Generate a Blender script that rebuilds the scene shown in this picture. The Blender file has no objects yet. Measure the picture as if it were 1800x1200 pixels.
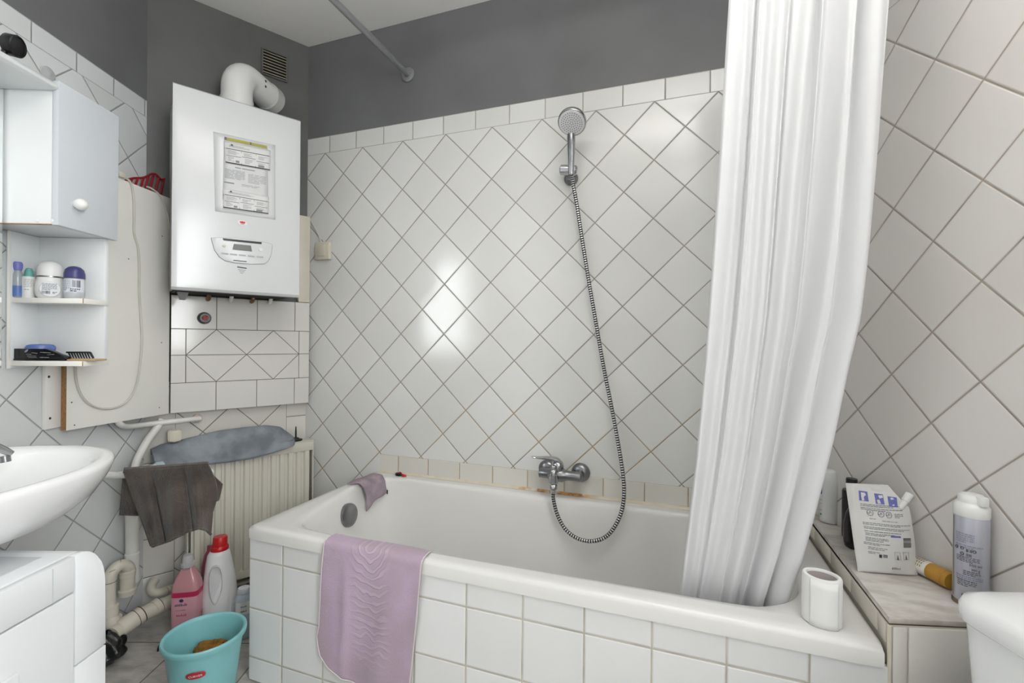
import bpy, bmesh, math, random
import numpy as np
from mathutils import Vector, Matrix
random.seed(7)
PI = math.pi
C = bpy.context.scene.collection
H = 1.08                                    # camera height above the floor
FPX = 806.85                                # focal length in pixels of an 1800 px wide frame
PIT, ROL = -0.0020, 0.0100
# ------------------------------------------------------------------ survey (from the photograph's tile lattice)
cp, sp, cr, sr = math.cos(PIT), math.sin(PIT), math.cos(ROL), math.sin(ROL)
FWD = np.array([0, cp, sp]); _u = np.array([0, -sp, cp]); _r = np.array([1., 0, 0])
RGT = cr*_r + sr*_u; UPV = -sr*_r + cr*_u
def ray(px, py): return FWD + (px-900)/FPX*RGT - (py-600)/FPX*UPV
CAM = np.array([0, 0, H])
class Frame:
    """a vertical plane: s along it (left to right seen from the room), d out of it into the room, z up"""
    def __init__(f, o, a):
        f.o = np.array(o, float); f.a = a
        f.x = np.array([math.cos(a), math.sin(a)]); f.n = np.array([math.sin(a), -math.cos(a)])
        f.M = Matrix.Translation((o[0], o[1], 0)) @ Matrix.Rotation(a, 4, 'Z')
    def p(f, q):
        w = f.o + f.x*q[0] + f.n*q[1]; return Vector((w[0], w[1], q[2]))
    def loc(f, w):
        v = np.array([w[0], w[1]]) - f.o; return (float(v@f.x), float(v@f.n), float(w[2]))
    def hit(f, px, py, d=0):                # sight line against the plane d = const
        q = ray(px, py); t = (f.n@f.o + d)/(f.n@q[:2]); return f.loc(CAM + t*q)
    def hz(f, px, py, z):                   # against the level z
        q = ray(px, py); return f.loc(CAM + q*(z-H)/q[2])
    def hs(f, px, py, s):                   # against the cross plane s = const
        q = ray(px, py); t = (f.x@f.o + s)/(f.x@q[:2]); return f.loc(CAM + t*q)
B = Frame((-0.987, 2.200), -0.3407)         # back wall
R = Frame((0.957, 1.511), -1.5151)          # right wall
L = Frame((-1.442, 1.803), 1.6159)          # left wall (s = 0 at its far end)
W = Frame((-1.442, 1.803), math.radians(41.086)); WL = 0.606   # short slanted wall in the corner
A = Frame((0, 0), 0.0)                      # room axes: s = x, d = -y
def at(px, py, Y): q = ray(px, py); w = CAM + q*(Y/q[1]); return Vector(w)
# ------------------------------------------------------------------ materials
MATS = {}
def srgb(h):
    if isinstance(h, str):
        c = [int(h[i:i+2], 16)/255 for i in (0, 2, 4)]
        return tuple(x/12.92 if x <= .04045 else ((x+.055)/1.055)**2.4 for x in c) + (1,)
    return tuple(h) + (1,) if len(h) == 3 else tuple(h)
class NM:
    def __init__(s, name):
        s.m = bpy.data.materials.new(name); s.m.use_nodes = True; s.t = s.m.node_tree; s.n = s.t.nodes
        s.b = s.n['Principled BSDF']
    def node(s, t, **k):
        n = s.n.new(t)
        for a, v in k.items(): setattr(n, a, v)
        return n
    def link(s, a, b): s.t.links.new(a, b)
    def put(s, sock, v):
        if hasattr(v, 'is_linked'): s.link(v, sock)
        else: sock.default_value = v
    def math(s, op, a, b=0., c=0., clamp=False):
        n = s.node('ShaderNodeMath', operation=op, use_clamp=clamp)
        s.put(n.inputs[0], a); s.put(n.inputs[1], b); s.put(n.inputs[2], c); return n.outputs[0]
    def ss(s, x, lo, hi):
        n = s.node('ShaderNodeMapRange', interpolation_type='SMOOTHSTEP')
        s.put(n.inputs[0], x); n.inputs[1].default_value = lo; n.inputs[2].default_value = hi; return n.outputs[0]
    def mix(s, f, a, b):
        n = s.node('ShaderNodeMix', data_type='RGBA'); s.put(n.inputs[0], f)
        s.put(n.inputs[6], a); s.put(n.inputs[7], b); return n.outputs[2]
    def obj(s): return s.node('ShaderNodeTexCoord').outputs['Object']
    def noise(s, scale, detail=3, vec=None, rough=.5):
        n = s.node('ShaderNodeTexNoise'); n.inputs['Scale'].default_value = scale
        n.inputs['Detail'].default_value = detail; n.inputs['Roughness'].default_value = rough
        s.link(vec if vec is not None else s.obj(), n.inputs['Vector']); return n.outputs['Fac']
    def bump(s, h, dist=1., strength=1.):
        n = s.node('ShaderNodeBump'); n.inputs['Strength'].default_value = strength
        n.inputs['Distance'].default_value = dist; s.put(n.inputs['Height'], h)
        s.link(n.outputs[0], s.b.inputs['Normal'])
    def set(s, **k):
        for a, v in k.items(): s.put(s.b.inputs[a.replace('_', ' ')], v)
        return s
def mat(name, col, rough=.5, metal=0., var=0., vscale=8., bump=0., bscale=60., col2=None, **k):
    if name in MATS: return MATS[name]
    m = NM(name); c = srgb(col)
    if var > 0 or col2 is not None:
        c2 = srgb(col2) if col2 is not None else tuple(x*(1-var) for x in c[:3]) + (1,)
        m.set(Base_Color=m.mix(m.ss(m.noise(vscale), .35, .7), c, c2))
    else: m.set(Base_Color=c)
    m.set(Roughness=rough, Metallic=metal)
    if bump > 0: m.bump(m.noise(bscale, 4), bump)
    for a, v in k.items(): m.set(**{a: v})
    MATS[name] = m.m; return m.m
def tile_mat(name, ox, oz, pu, pv=None, diamond=False, axis='X', col='e3e3e1', grout='9b948a', gw=.0032, rough=.15,
             tilt=.0008, wav=.0003, yellow=0., vary=.035):
    """glazed tiles on a grout bed; diamond tiles have the diagonal pu"""
    m = NM(name); sep = m.node('ShaderNodeSeparateXYZ'); co = m.obj(); m.link(co, sep.inputs[0])
    x = m.math('SUBTRACT', sep.outputs[axis], ox); z = m.math('SUBTRACT', sep.outputs['Y' if axis == 'XY' else 'Z'], oz)
    if diamond:
        u = m.math('DIVIDE', m.math('ADD', x, z), pu); v = m.math('DIVIDE', m.math('SUBTRACT', x, z), pu); wu = wv = pu/math.sqrt(2)
    else:
        pv = pv or pu; u = m.math('DIVIDE', x, pu); v = m.math('DIVIDE', z, pv); wu, wv = pu, pv
    fu, fv = m.math('FRACT', u), m.math('FRACT', v)
    du = m.math('MULTIPLY', m.math('MINIMUM', fu, m.math('SUBTRACT', 1., fu)), wu)
    dv = m.math('MULTIPLY', m.math('MINIMUM', fv, m.math('SUBTRACT', 1., fv)), wv)
    e = m.math('MINIMUM', du, dv)
    tile = m.ss(e, gw*.5-.0007, gw*.5+.0007)
    idv = m.node('ShaderNodeCombineXYZ'); m.link(m.math('FLOOR', u), idv.inputs[0]); m.link(m.math('FLOOR', v), idv.inputs[1])
    wn = m.node('ShaderNodeTexWhiteNoise', noise_dimensions='3D'); m.link(idv.outputs[0], wn.inputs['Vector'])
    ws = m.node('ShaderNodeSeparateColor'); m.link(wn.outputs['Color'], ws.inputs[0])
    c = srgb(col); c2 = tuple(q*(1-vary*2) for q in c[:2]) + (c[2]*(1-vary*2.4), 1)
    tc = m.mix(ws.outputs[2], c, c2)
    tc = m.mix(m.math('MULTIPLY', m.ss(m.noise(2.2, 4, co), .5, .8), .12), tc, srgb('c9c2b4'))
    g = srgb(grout); gd = tuple(q*.72 for q in g[:3]) + (1,)
    gc = m.mix(m.ss(m.noise(9, 3, co), .4, .7), g, gd)
    if yellow > 0:                                   # limescale and rust in the joints low down
        low = m.ss(m.math('MULTIPLY', sep.outputs['Z'], -1.), -1.25, -.6)
        gc = m.mix(m.math('MULTIPLY', m.math('MULTIPLY', low, m.ss(m.noise(5, 3, co), .38, .62)), yellow), gc, srgb('a98a45'))
    m.set(Base_Color=m.mix(tile, gc, tc))
    m.set(Roughness=m.math('MULTIPLY_ADD', tile, rough-.75, .75))
    h = m.math('MULTIPLY', m.ss(e, gw*.25, gw*1.3), .0012)
    h = m.math('ADD', h, m.math('MULTIPLY', m.math('MULTIPLY', m.math('SUBTRACT', ws.outputs[0], .5), m.math('SUBTRACT', fu, .5)), tilt*2))
    h = m.math('ADD', h, m.math('MULTIPLY', m.math('MULTIPLY', m.math('SUBTRACT', ws.outputs[1], .5), m.math('SUBTRACT', fv, .5)), tilt*2))
    h = m.math('ADD', h, m.math('MULTIPLY', m.noise(14, 2, co), wav))
    m.bump(h); return m.m
def marble(name, pitch, ox, oy, base='c3bfb9', dark='8d8a86', grout='77736d', rough=.25):
    m = NM(name); sep = m.node('ShaderNodeSeparateXYZ'); co = m.obj(); m.link(co, sep.inputs[0])
    es = []
    for ax, o in (('X', ox), ('Y', oy)):
        f = m.math('FRACT', m.math('DIVIDE', m.math('SUBTRACT', sep.outputs[ax], o), pitch))
        es.append(m.math('MULTIPLY', m.math('MINIMUM', f, m.math('SUBTRACT', 1., f)), pitch))
    e = m.math('MINIMUM', *es); tile = m.ss(e, .0012, .0026)
    mp = m.node('ShaderNodeMapping'); mp.inputs['Scale'].default_value = (5, 14, 5); mp.inputs['Rotation'].default_value = (0, 0, .5); m.link(co, mp.inputs[0])
    n = m.noise(1.6, 8, mp.outputs[0], .62)
    m.set(Base_Color=m.mix(tile, srgb(grout), m.mix(m.ss(n, .38, .68), srgb(base), srgb(dark))))
    m.set(Roughness=rough); m.bump(m.math('MULTIPLY', tile, .0008)); return m.m
def emit(name, col, strength):
    m = NM(name); m.set(Base_Color=srgb(col), Emission_Color=srgb(col), Emission_Strength=strength); return m.m
def glassy(name, col, trans=.85, rough=.05, ior=1.45):
    return mat(name, col, rough, Transmission_Weight=trans, IOR=ior)

M_chrome = mat('chrome', 'b9babd', .16, 1.)
M_dchrome = mat('dull chrome', '8c8c8f', .28, 1.)
M_white = mat('white lacquer', 'ecedee', .3, var=.03)
M_plastic = mat('white plastic', 'e9e9e7', .35)
M_cream = mat('cream plastic', 'd9d3c2', .4, var=.06)
M_ceram = mat('white ceramic', 'f1f2f2', .08)
M_enamel = mat('white enamel', 'e6e5e2', .12, var=.02, vscale=3)
M_black = mat('black plastic', '101012', .3)
M_dark = mat('dark recess', '14120f', .9)
M_ink = mat('black print', '33343a', .6)
M_blueink = mat('violet blue print', '6f76b8', .5)
M_greyink = mat('grey print', '8d8f96', .6)
M_red = mat('red plastic', 'b3141c', .35)
M_wood = mat('raw chipboard edge', 'a47c52', .8, var=.3, vscale=120)
M_paper = mat('white paper', 'e4e4e2', .6, var=.05, vscale=20)
M_pipe = mat('aged white pipe', 'd8d2c3', .4, var=.14, vscale=14)
M_wpipe = mat('white painted pipe', 'e2e1dc', .35, var=.05)
M_paint = mat('grey wall paint', '757577', .55, var=.16, vscale=2.5, bump=.0006, bscale=35)
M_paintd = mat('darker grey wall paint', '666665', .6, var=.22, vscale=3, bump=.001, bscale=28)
M_ceil = mat('ceiling paint', 'f4f3f0', .75, var=.04, vscale=2)

# ------------------------------------------------------------------ mesh building
class MB:
    def __init__(s, F=None): s.bm = bmesh.new(); s.f = F.p if F is not None else (lambda q: Vector(q)); s.mi = 0
    def v(s, q): return s.bm.verts.new(s.f(q))
    def face(s, vs):
        try: f = s.bm.faces.new(vs); f.material_index = s.mi; return f
        except ValueError: return None
    def _bev(s, faces, bev, seg):
        if bev > 0:
            ed = {e for f in faces for e in f.edges}
            r = bmesh.ops.bevel(s.bm, geom=list(ed), offset=bev, segments=seg, affect='EDGES', profile=.5, clamp_overlap=True)
            for f in r['faces']: f.material_index = s.mi
    def box(s, a, b, bev=0., seg=2):
        v = [s.v((x, y, z)) for x in (a[0], b[0]) for y in (a[1], b[1]) for z in (a[2], b[2])]
        fs = [s.face([v[i] for i in q]) for q in ((0, 1, 3, 2), (4, 6, 7, 5), (0, 4, 5, 1), (2, 3, 7, 6), (0, 2, 6, 4), (1, 5, 7, 3))]
        s._bev(fs, bev, seg); return s
    def quad(s, *q): s.face([s.v(p) for p in q]); return s
    def prism(s, poly, lo, hi, axis='z', bev=0., seg=2):
        mk = {'z': lambda p, h: (p[0], p[1], h), 'y': lambda p, h: (p[0], h, p[1]), 'x': lambda p, h: (h, p[0], p[1])}[axis]
        a = [s.v(mk(p, lo)) for p in poly]; b = [s.v(mk(p, hi)) for p in poly]; n = len(poly)
        fs = [s.face(a), s.face(b)] + [s.face([a[i], a[(i+1) % n], b[(i+1) % n], b[i]]) for i in range(n)]
        s._bev([f for f in fs if f], bev, seg); return s
    def loft(s, loops, cap0=True, cap1=True, closed=True):
        rows = [[s.v(p) for p in lp] for lp in loops]; n = len(rows[0]); m = n if closed else n-1
        for a, b in zip(rows, rows[1:]):
            for i in range(m): s.face([a[i], a[(i+1) % n], b[(i+1) % n], b[i]])
        if cap0: s.face(rows[0])
        if cap1: s.face(rows[-1])
        return s
    def grid(s, fn, nu, nv):
        return s.loft([[fn(i/nu, j/nv) for i in range(nu+1)] for j in range(nv+1)], False, False, False)
    def tube(s, pts, r, n=12, caps=True, closed=False, alt=False):
        P = [s.f(p) for p in pts]; k = len(P); rows = []; ref = None
        rad = r if isinstance(r, (list, tuple)) else [r]*k
        for i in range(k):
            a = P[(i-1) % k] if closed or i > 0 else P[i]; b = P[(i+1) % k] if closed or i < k-1 else P[i]
            t = (b-a).normalized()
            if ref is None: ref = t.orthogonal().normalized()
            ref = (ref - t*ref.dot(t)).normalized(); bi = t.cross(ref)
            rows.append([s.bm.verts.new(P[i] + (ref*math.cos(2*PI*j/n) + bi*math.sin(2*PI*j/n))*rad[i]) for j in range(n)])
        pairs = list(zip(rows, rows[1:])) + ([(rows[-1], rows[0])] if closed else [])
        for q, (a, b) in enumerate(pairs):
            if alt: s.mi = (q//2) % 2
            for j in range(n): s.face([a[j], a[(j+1) % n], b[(j+1) % n], b[j]])
        if caps and not closed: s.face(rows[0]); s.face(rows[-1])
        return s
    def lathe(s, prof, c=(0, 0, 0), n=32, ax=None, sx=1., sy=1., rot=0.):
        """prof: (radius, height) pairs; ax: axis direction in the same coordinates as c (default up)"""
        c = Vector(c); az = Vector(ax).normalized() if ax is not None else Vector((0, 0, 1))
        ux = az.orthogonal().normalized() if ax is not None else Vector((math.cos(rot), math.sin(rot), 0)); uy = az.cross(ux)
        rows = []
        for r, h in prof:
            rows.append([c + az*h + ux*(r*sx*math.cos(2*PI*i/n)) + uy*(r*sy*math.sin(2*PI*i/n)) for i in range(n)])
        return s.loft(rows)
    def text(s, body, size, o, xd, yd, align='CENTER', depth=.0004, out=None):
        cu = bpy.data.curves.new('t', 'FONT'); cu.body = body; cu.size = size; cu.align_x = align; cu.align_y = 'CENTER'; cu.resolution_u = 2
        ob = bpy.data.objects.new('t', cu); me = bpy.data.meshes.new_from_object(ob)
        o, xd, yd = Vector(o), Vector(xd).normalized(), Vector(yd).normalized()
        vs = [s.v(o + xd*v.co.x + yd*v.co.y) for v in me.vertices]
        for p in me.polygons: s.face([vs[i] for i in p.vertices])
        bpy.data.objects.remove(ob); bpy.data.curves.remove(cu); bpy.data.meshes.remove(me); return s
    def build(s, name, m, parent=None, angle=40, subsurf=0, solid=0., soff=0., norm=True, M=None):
        bm = s.bm
        if norm: bmesh.ops.recalc_face_normals(bm, faces=bm.faces[:])
        me = bpy.data.meshes.new(name); bm.to_mesh(me); bm.free()
        Mx = M if M is not None else (ROOT[parent.name] if parent is not None else None)
        if Mx is not None: me.transform(Mx.inverted())
        for q in (m if isinstance(m, (list, tuple)) else [m]): me.materials.append(q)
        me.shade_smooth() if angle > 0 else me.shade_flat()
        if 0 < angle < 180: me.set_sharp_from_angle(angle=math.radians(angle))
        o = bpy.data.objects.new(name, me); C.objects.link(o)
        if parent is not None: o.parent = parent; ROOT[o.name] = Mx
        elif M is not None: o.matrix_world = M; ROOT[o.name] = M
        else: ROOT[o.name] = Matrix.Identity(4)
        if subsurf: q = o.modifiers.new('sub', 'SUBSURF'); q.levels = q.render_levels = subsurf
        if solid: q = o.modifiers.new('solid', 'SOLIDIFY'); q.thickness = solid; q.offset = soff
        return o
ROOT = {}
def thing(name, label, cat, loc=(0, 0, 0), rot=0., group=None, M=None):
    o = bpy.data.objects.new(name, None); C.objects.link(o); o.empty_display_size = .05
    Mx = M if M is not None else Matrix.Translation(Vector(loc)) @ Matrix.Rotation(rot, 4, 'Z')
    o.matrix_world = Mx; ROOT[o.name] = Mx; return tag(o, label, cat, group)
def tag(o, label, cat, group=None):
    o['label'] = label; o['category'] = cat
    if group: o['group'] = group
    return o
def struct(o): o['kind'] = 'structure'; return o
def spline(pts, n, closed=False):
    P = [Vector(p) for p in pts]; k = len(P); out = []; segs = k if closed else k-1
    for i in range(segs):
        g = lambda j: P[j % k] if closed else P[max(0, min(k-1, j))]
        a, b, c, d = g(i-1), g(i), g(i+1), g(i+2)
        for q in range(n):
            t = q/n
            out.append(.5*((2*b) + (c-a)*t + (2*a-5*b+4*c-d)*t*t + (3*b-a-3*c+d)*t**3))
    if not closed: out.append(P[-1])
    return out
def resample(pts, n, closed=False):
    P = [Vector(p) for p in pts]
    if closed: P = P + [P[0]]
    L_ = [0.]
    for a, b in zip(P, P[1:]): L_.append(L_[-1] + (b-a).length)
    out = []; tot = L_[-1]; j = 0
    for i in range(n):
        t = tot*i/(n if closed else n-1)
        while j < len(P)-2 and L_[j+1] < t: j += 1
        d = L_[j+1]-L_[j]; out.append(P[j].lerp(P[j+1], 0 if d == 0 else (t-L_[j])/d))
    return out
def rrect(w, h, r, n=5, cx=0., cy=0.):
    out = []
    for sx, sy, a0 in ((1, 1, 0), (-1, 1, PI/2), (-1, -1, PI), (1, -1, 1.5*PI)):
        for i in range(n+1):
            a = a0 + PI/2*i/n; out.append((cx + sx*(w/2-r) + r*math.cos(a), cy + sy*(h/2-r) + r*math.sin(a)))
    return out
def interp(t, xs, ys): return float(np.interp(t, xs, ys))
def lines(mb, o, xd, yd, w, rows, pitch, th, gaps=.12, seed=0):
    """rows of fine print: broken thin strips, x to the right, y down"""
    rnd = random.Random(seed); o, xd, yd = Vector(o), Vector(xd), Vector(yd)
    for i in range(rows):
        x = 0; end = w*(1 if i < rows-1 else rnd.uniform(.4, .8))
        while x < end-.0005:
            l = min(rnd.uniform(.12, .4)*w, end-x); a = o + xd*x - yd*(i*pitch); b = o + xd*(x+l) - yd*(i*pitch)
            mb.quad(a, b, b - yd*th, a - yd*th); x += l + gaps*w*.25
    return mb
def bars(mb, o, xd, yd, w, h, n, seed=1):
    rnd = random.Random(seed); o, xd, yd = Vector(o), Vector(xd), Vector(yd)
    for i in range(n):
        x = w*i/n; l = w/n*rnd.uniform(.3, .75); a = o + xd*x; b = o + xd*(x+l)
        mb.quad(a, b, b - yd*h, a - yd*h)
    return mb

# ================================================================== THE ROOM
ZC = 2.475
YR = -1.65                                   # rear wall, behind the camera
def wall(name, F, zones, mats, th=.08):
    mb = MB()
    for x0, x1, z0, z1, mi in zones:
        mb.mi = mi; mb.quad((x0, 0, z0), (x1, 0, z0), (x1, 0, z1), (x0, 0, z1))
    bmesh.ops.remove_doubles(mb.bm, verts=mb.bm.verts[:], dist=1e-5)
    o = mb.build(name, mats, angle=0, norm=False); o.matrix_world = F.M
    q = o.modifiers.new('thick', 'SOLIDIFY'); q.thickness = th; q.offset = -1
    return struct(o)
DG = .2121
SB = 2.062
LR = (YR - L.o[1])/L.x[1]; RR = (YR - R.o[1])/R.x[1]
T_back = tile_mat('diamond tiles back wall', .103, 1.953, DG, diamond=True, grout='9a938a', yellow=.75)
T_up = tile_mat('border tiles back wall', .129, 1.953, .1495, .08, grout='a39d94')
T_low = tile_mat('border tiles above bath', .52, .489, .1495, .0775, col='e0ddd6', grout='b39a72')
T_right = tile_mat('diamond tiles right wall', .227, 1.109, DG, diamond=True, col='e2dedb', grout='aa9f93', gw=.0036, tilt=.0004)
T_rup = tile_mat('border tiles right wall', 0, 1.953, .15, .08, col='dcd9d4')
T_left = tile_mat('diamond tiles left wall', -.302, .475, DG, diamond=True, col='dfe2e3', grout='9a9a9a')
T_lup = tile_mat('border tiles left wall', -.157, 1.94, .1475, .066, col='dfe2e3', grout='9a9a9a')
T_w = tile_mat('diamond tiles corner wall', .193, .683, DG, diamond=True, col='dbd8d1', grout='827b72')
T_wb = tile_mat('border tiles corner wall', .518, .713, .15, .15, col='dbd8d1', grout='827b72')
T_wl = tile_mat('border tiles corner wall left', .10, .28, .15, .15, col='dbd8d1', grout='827b72')
wall('wall_back', B, [(-.004, 0, 0, ZC, 3), (0, .425, 0, .489, 0), (.425, SB, 0, .489, 0), (0, .425, .489, .566, 0), (.425, SB, .489, .566, 2), (0, .425, .566, 1.953, 0), (.425, SB, .566, 1.953, 0),
     (0, .425, 1.953, 2.033, 1), (.425, SB, 1.953, 2.033, 1), (0, .425, 2.033, ZC, 3), (.425, SB, 2.033, ZC, 3)], [T_back, T_up, T_low, M_paint])
WY0, WY1, WZ0, WZ1 = -1.30, -.25, .92, 2.22    # window opening in the right wall, behind the camera
def rs(y): return (y - R.o[1])/R.x[1]
w0, w1 = rs(WY1), rs(WY0)
zr = []
for x0, x1 in ((0, w0), (w0, w1), (w1, RR)):
    for z0, z1, mi in ((0, WZ0, 0), (WZ0, 1.953, 0), (1.953, 2.033, 1), (2.033, WZ1, 2), (WZ1, ZC, 2)):
        if x0 == w0 and z0 >= WZ0-1e-6 and z1 <= WZ1+1e-6: continue
        zr.append((x0, x1, z0, z1, mi))
wall('wall_right', R, zr, [T_right, T_rup, M_paint])
wall('wall_left', L, [(LR, 0, 0, 1.94, 0), (LR, 0, 1.94, 2.006, 1), (LR, 0, 2.006, ZC, 2)], [T_left, T_lup, M_paint])
wz = [0, .9, ZC]
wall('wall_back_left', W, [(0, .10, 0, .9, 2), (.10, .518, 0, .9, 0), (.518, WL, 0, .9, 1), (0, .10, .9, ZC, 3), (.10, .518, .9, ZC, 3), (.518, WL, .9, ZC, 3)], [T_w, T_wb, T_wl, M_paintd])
xl = L.p((LR, 0, 0)).x; xr = R.p((RR, 0, 0)).x
RW = Frame((xr, YR), PI)
wall('wall_front', RW, [(0, xr-xl, 0, 1.94, 0), (0, xr-xl, 1.94, ZC, 1)], [T_rup, M_paint])
plan = [L.p((LR, 0, 0)), L.p((0, 0, 0)), B.p((0, 0, 0)), R.p((0, 0, 0)), R.p((RR, 0, 0))]
mb = MB(); mb.prism([(p.x, p.y) for p in plan], -.05, 0)
struct(mb.build('floor', marble('floor tiles', .30, -1.152, 1.622, 'c4c0ba', 'a3a09b', '6b6762'), angle=0))
mb = MB(); mb.prism([(p.x, p.y) for p in plan], ZC, ZC+.05)
struct(mb.build('ceiling', M_ceil, angle=0))
# window in the right wall (behind the camera, the room's daylight)
win = struct(MB(R).box((w0, -.07, WZ0), (w0+.05, .012, WZ1), .004).box((w1-.05, -.07, WZ0), (w1, .012, WZ1), .004)
    .box((w0+.05, -.07, WZ0), (w1-.05, .012, WZ0+.05), .004).box((w0+.05, -.07, WZ1-.05), (w1-.05, .012, WZ1), .004)
    .box(((w0+w1)/2-.025, -.06, WZ0+.05), ((w0+w1)/2+.025, .005, WZ1-.05), .004).build('window_1', M_white))
WINDOW = emit('overcast daylight pane', (.955, .98, 1.), 15.)
pane = MB(R).quad((w0+.05, -.04, WZ0+.05), (w1-.05, -.04, WZ0+.05), (w1-.05, -.04, WZ1-.05), (w0+.05, -.04, WZ1-.05)).build('pane', WINDOW, win, angle=0)
t = thing('ceiling_lamp', 'flat rectangular white pendant lamp hanging above the camera', 'lamp', (.17, .42, ZC))
MB().box((-.10, .20, 2.105), (.44, .64, 2.145), .004).build('lamp_housing', M_white, t)
MB().tube([(.17, .42, 2.14), (.17, .42, ZC-.002)], .012, 14).build('stem', M_white, t)
LAMP = emit('lamp diffuser', (1, .985, .965), 2.6); UPL = emit('added ceiling uplight', (1, .985, .965), 28.)
MB().quad((-.09, .21, 2.1045), (.43, .21, 2.1045), (.43, .63, 2.1045), (-.09, .63, 2.1045)).build('diffuser', LAMP, t, angle=0)
MB().quad((-.09, .21, 2.1455), (.43, .21, 2.1455), (.43, .63, 2.1455), (-.09, .63, 2.1455)).build('diffuser', UPL, t, angle=0)  # upward glow added to the lamp to brighten the ceiling
#@@CAMERA
cam = bpy.data.cameras.new('camera'); co = bpy.data.objects.new('camera', cam); C.objects.link(co)
cam.sensor_fit = 'HORIZONTAL'; cam.sensor_width = 36; cam.lens = FPX/1800*36; cam.clip_start = .01
mw = Matrix.Identity(4)
for i in range(3):
    mw[i][0] = RGT[i]; mw[i][1] = UPV[i]; mw[i][2] = -FWD[i]; mw[i][3] = CAM[i]
co.matrix_world = mw; bpy.context.scene.camera = co
sc = bpy.context.scene
w = bpy.data.worlds.new('world'); sc.world = w; w.use_nodes = True
w.node_tree.nodes['Background'].inputs[0].default_value = (.9, .95, 1, 1); w.node_tree.nodes['Background'].inputs[1].default_value = .05
sc.view_settings.view_transform = 'Standard'; sc.view_settings.look = 'None'; sc.view_settings.gamma = 1; sc.view_settings.use_curve_mapping = False
sc.view_settings.exposure = -0.02
#@@OBJECTS
# ================================================================== BATH
RIM = .489
TUBM = B.M
def T(s, d, z): return B.p((s, d, z))
TS0, TS1, TD = .403, 2.0622, .660            # outer rim along / across the wall
M_front = tile_mat('bath front tiles', .1385, .384, .1545, .154, col='eceded', grout='cdc6b8', gw=.004, tilt=.0005)
M_side = tile_mat('bath side tiles', .0, .384, .1545, .154, axis='Y', col='eceded', grout='cdc6b8', gw=.004)
panel = thing('bath_surround', 'white square-tiled surround cladding the front and end of the bathtub', 'bath surround', M=B.M @ Matrix.Translation((TS0, 0, 0)))
mbp = MB(B); mbp.box((.408, .04, .004), (.420, .640, .448)); mbp.build('tiled_panel', M_side, panel, angle=0)
mbp = MB(B); mbp.box((.408, .640, .004), (2.066, .654, .4495), .002); mbp.build('tiled_panel', M_front, panel, angle=0)
inner = [(.56, .592), (.52, .535), (.493, .44), (.468, .30), (.455, .19), (.470, .115), (.53, .072), (.66, .058), (1.0, .056), (1.5, .056), (1.78, .062), (1.89, .10), (1.95, .2), (1.972, .33),
         (1.962, .45), (1.925, .525), (1.87, .57), (1.80, .590), (1.5, .597), (1.1, .607), (.85, .610), (.66, .610)]
NI = 160
inn = resample(spline([(a, b, 0) for a, b in inner], 12, True), NI, True)
def outer_pt(p, grow=0.):
    c = Vector((1.2, .33, 0)); d = p - c; hx, hy = (TS1-TS0)/2+grow, TD/2+grow; c2 = Vector(((TS0+TS1)/2, TD/2, 0))
    n = 9.; q = Vector(((p.x-c2.x)/hx, (p.y-c2.y)/hy, 0)); k = (abs(q.x)**n + abs(q.y)**n)**(1/n)
    return Vector((c2.x + q.x/k*hx, c2.y + q.y/k*hy, 0))
# corner-preserving outline: walk a rounded rectangle with the same number of points, matched by angle round the basin
rr = [Vector((a, b, 0)) for a, b in rrect(TS1-TS0, TD, .012, 6, (TS0+TS1)/2, TD/2)]
rr = resample(rr, 1200, True)
def ang(p): return math.atan2((p.y-.33)*2.2, p.x-1.23)
rra = sorted((ang(p), i) for i, p in enumerate(rr))
def match(p):
    a = ang(p); return rr[min(rra, key=lambda t: abs(math.atan2(math.sin(t[0]-a), math.cos(t[0]-a))))[1]]
out = [match(p) for p in inn]
bc = Vector((1.22, .33, 0))
def inset(pts, k, z): return [(p.x, p.y, z) for p in [Vector((bc.x + (q.x-bc.x)*k, bc.y + (q.y-bc.y)*k, 0)) for q in pts]]
def off(pts, g, z):                          # push outline in by g
    c2 = Vector(((TS0+TS1)/2, TD/2, 0)); o = []
    for p in pts: o.append((p.x - math.copysign(min(g, abs(p.x-c2.x)), p.x-c2.x), p.y - math.copysign(min(g, abs(p.y-c2.y)), p.y-c2.y), z))
    return o
def shrink(pts, g, z):                       # towards the basin centre by metres
    o = []
    for p in pts:
        v = Vector((p.x-bc.x, (p.y-bc.y)*1.0, 0)); q = v*(1-g/max(v.length, 1e-6)); o.append((bc.x+q.x, bc.y+q.y, z))
    return o
def basin(kx0, kx1, ky, z):
    o = []
    for q in inn:
        dx = q.x-bc.x; o.append((bc.x + dx*(kx0 if dx < 0 else kx1), bc.y + (q.y-bc.y)*ky, z))
    return o
loops = [off(out, .016, RIM-.040), off(out, 0, RIM-.040), off(out, 0, RIM-.012), off(out, .003, RIM-.004), off(out, .011, RIM), ]
mid = [[(a.x*(1-t)+b.x*t, a.y*(1-t)+b.y*t, RIM) for a, b in zip(out, inn)] for t in (.4, .75)]
loops += mid + [shrink(inn, -.006, RIM-.001), shrink(inn, .001, RIM-.005), shrink(inn, .006, RIM-.016), basin(.982, .98, .965, RIM-.06), basin(.955, .95, .93, RIM-.16),
                basin(.92, .90, .89, RIM-.28), basin(.88, .84, .84, RIM-.35), basin(.80, .76, .70, RIM-.385), basin(.5, .5, .45, RIM-.392)]
tub = thing('bathtub', 'long white enamel bathtub along the back wall, beneath the shower', 'bathtub', M=B.M @ Matrix.Translation((TS0, 0, 0)))
MB(B).loft(loops, False, True).build('tub_shell', M_enamel, tub, angle=50)
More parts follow.
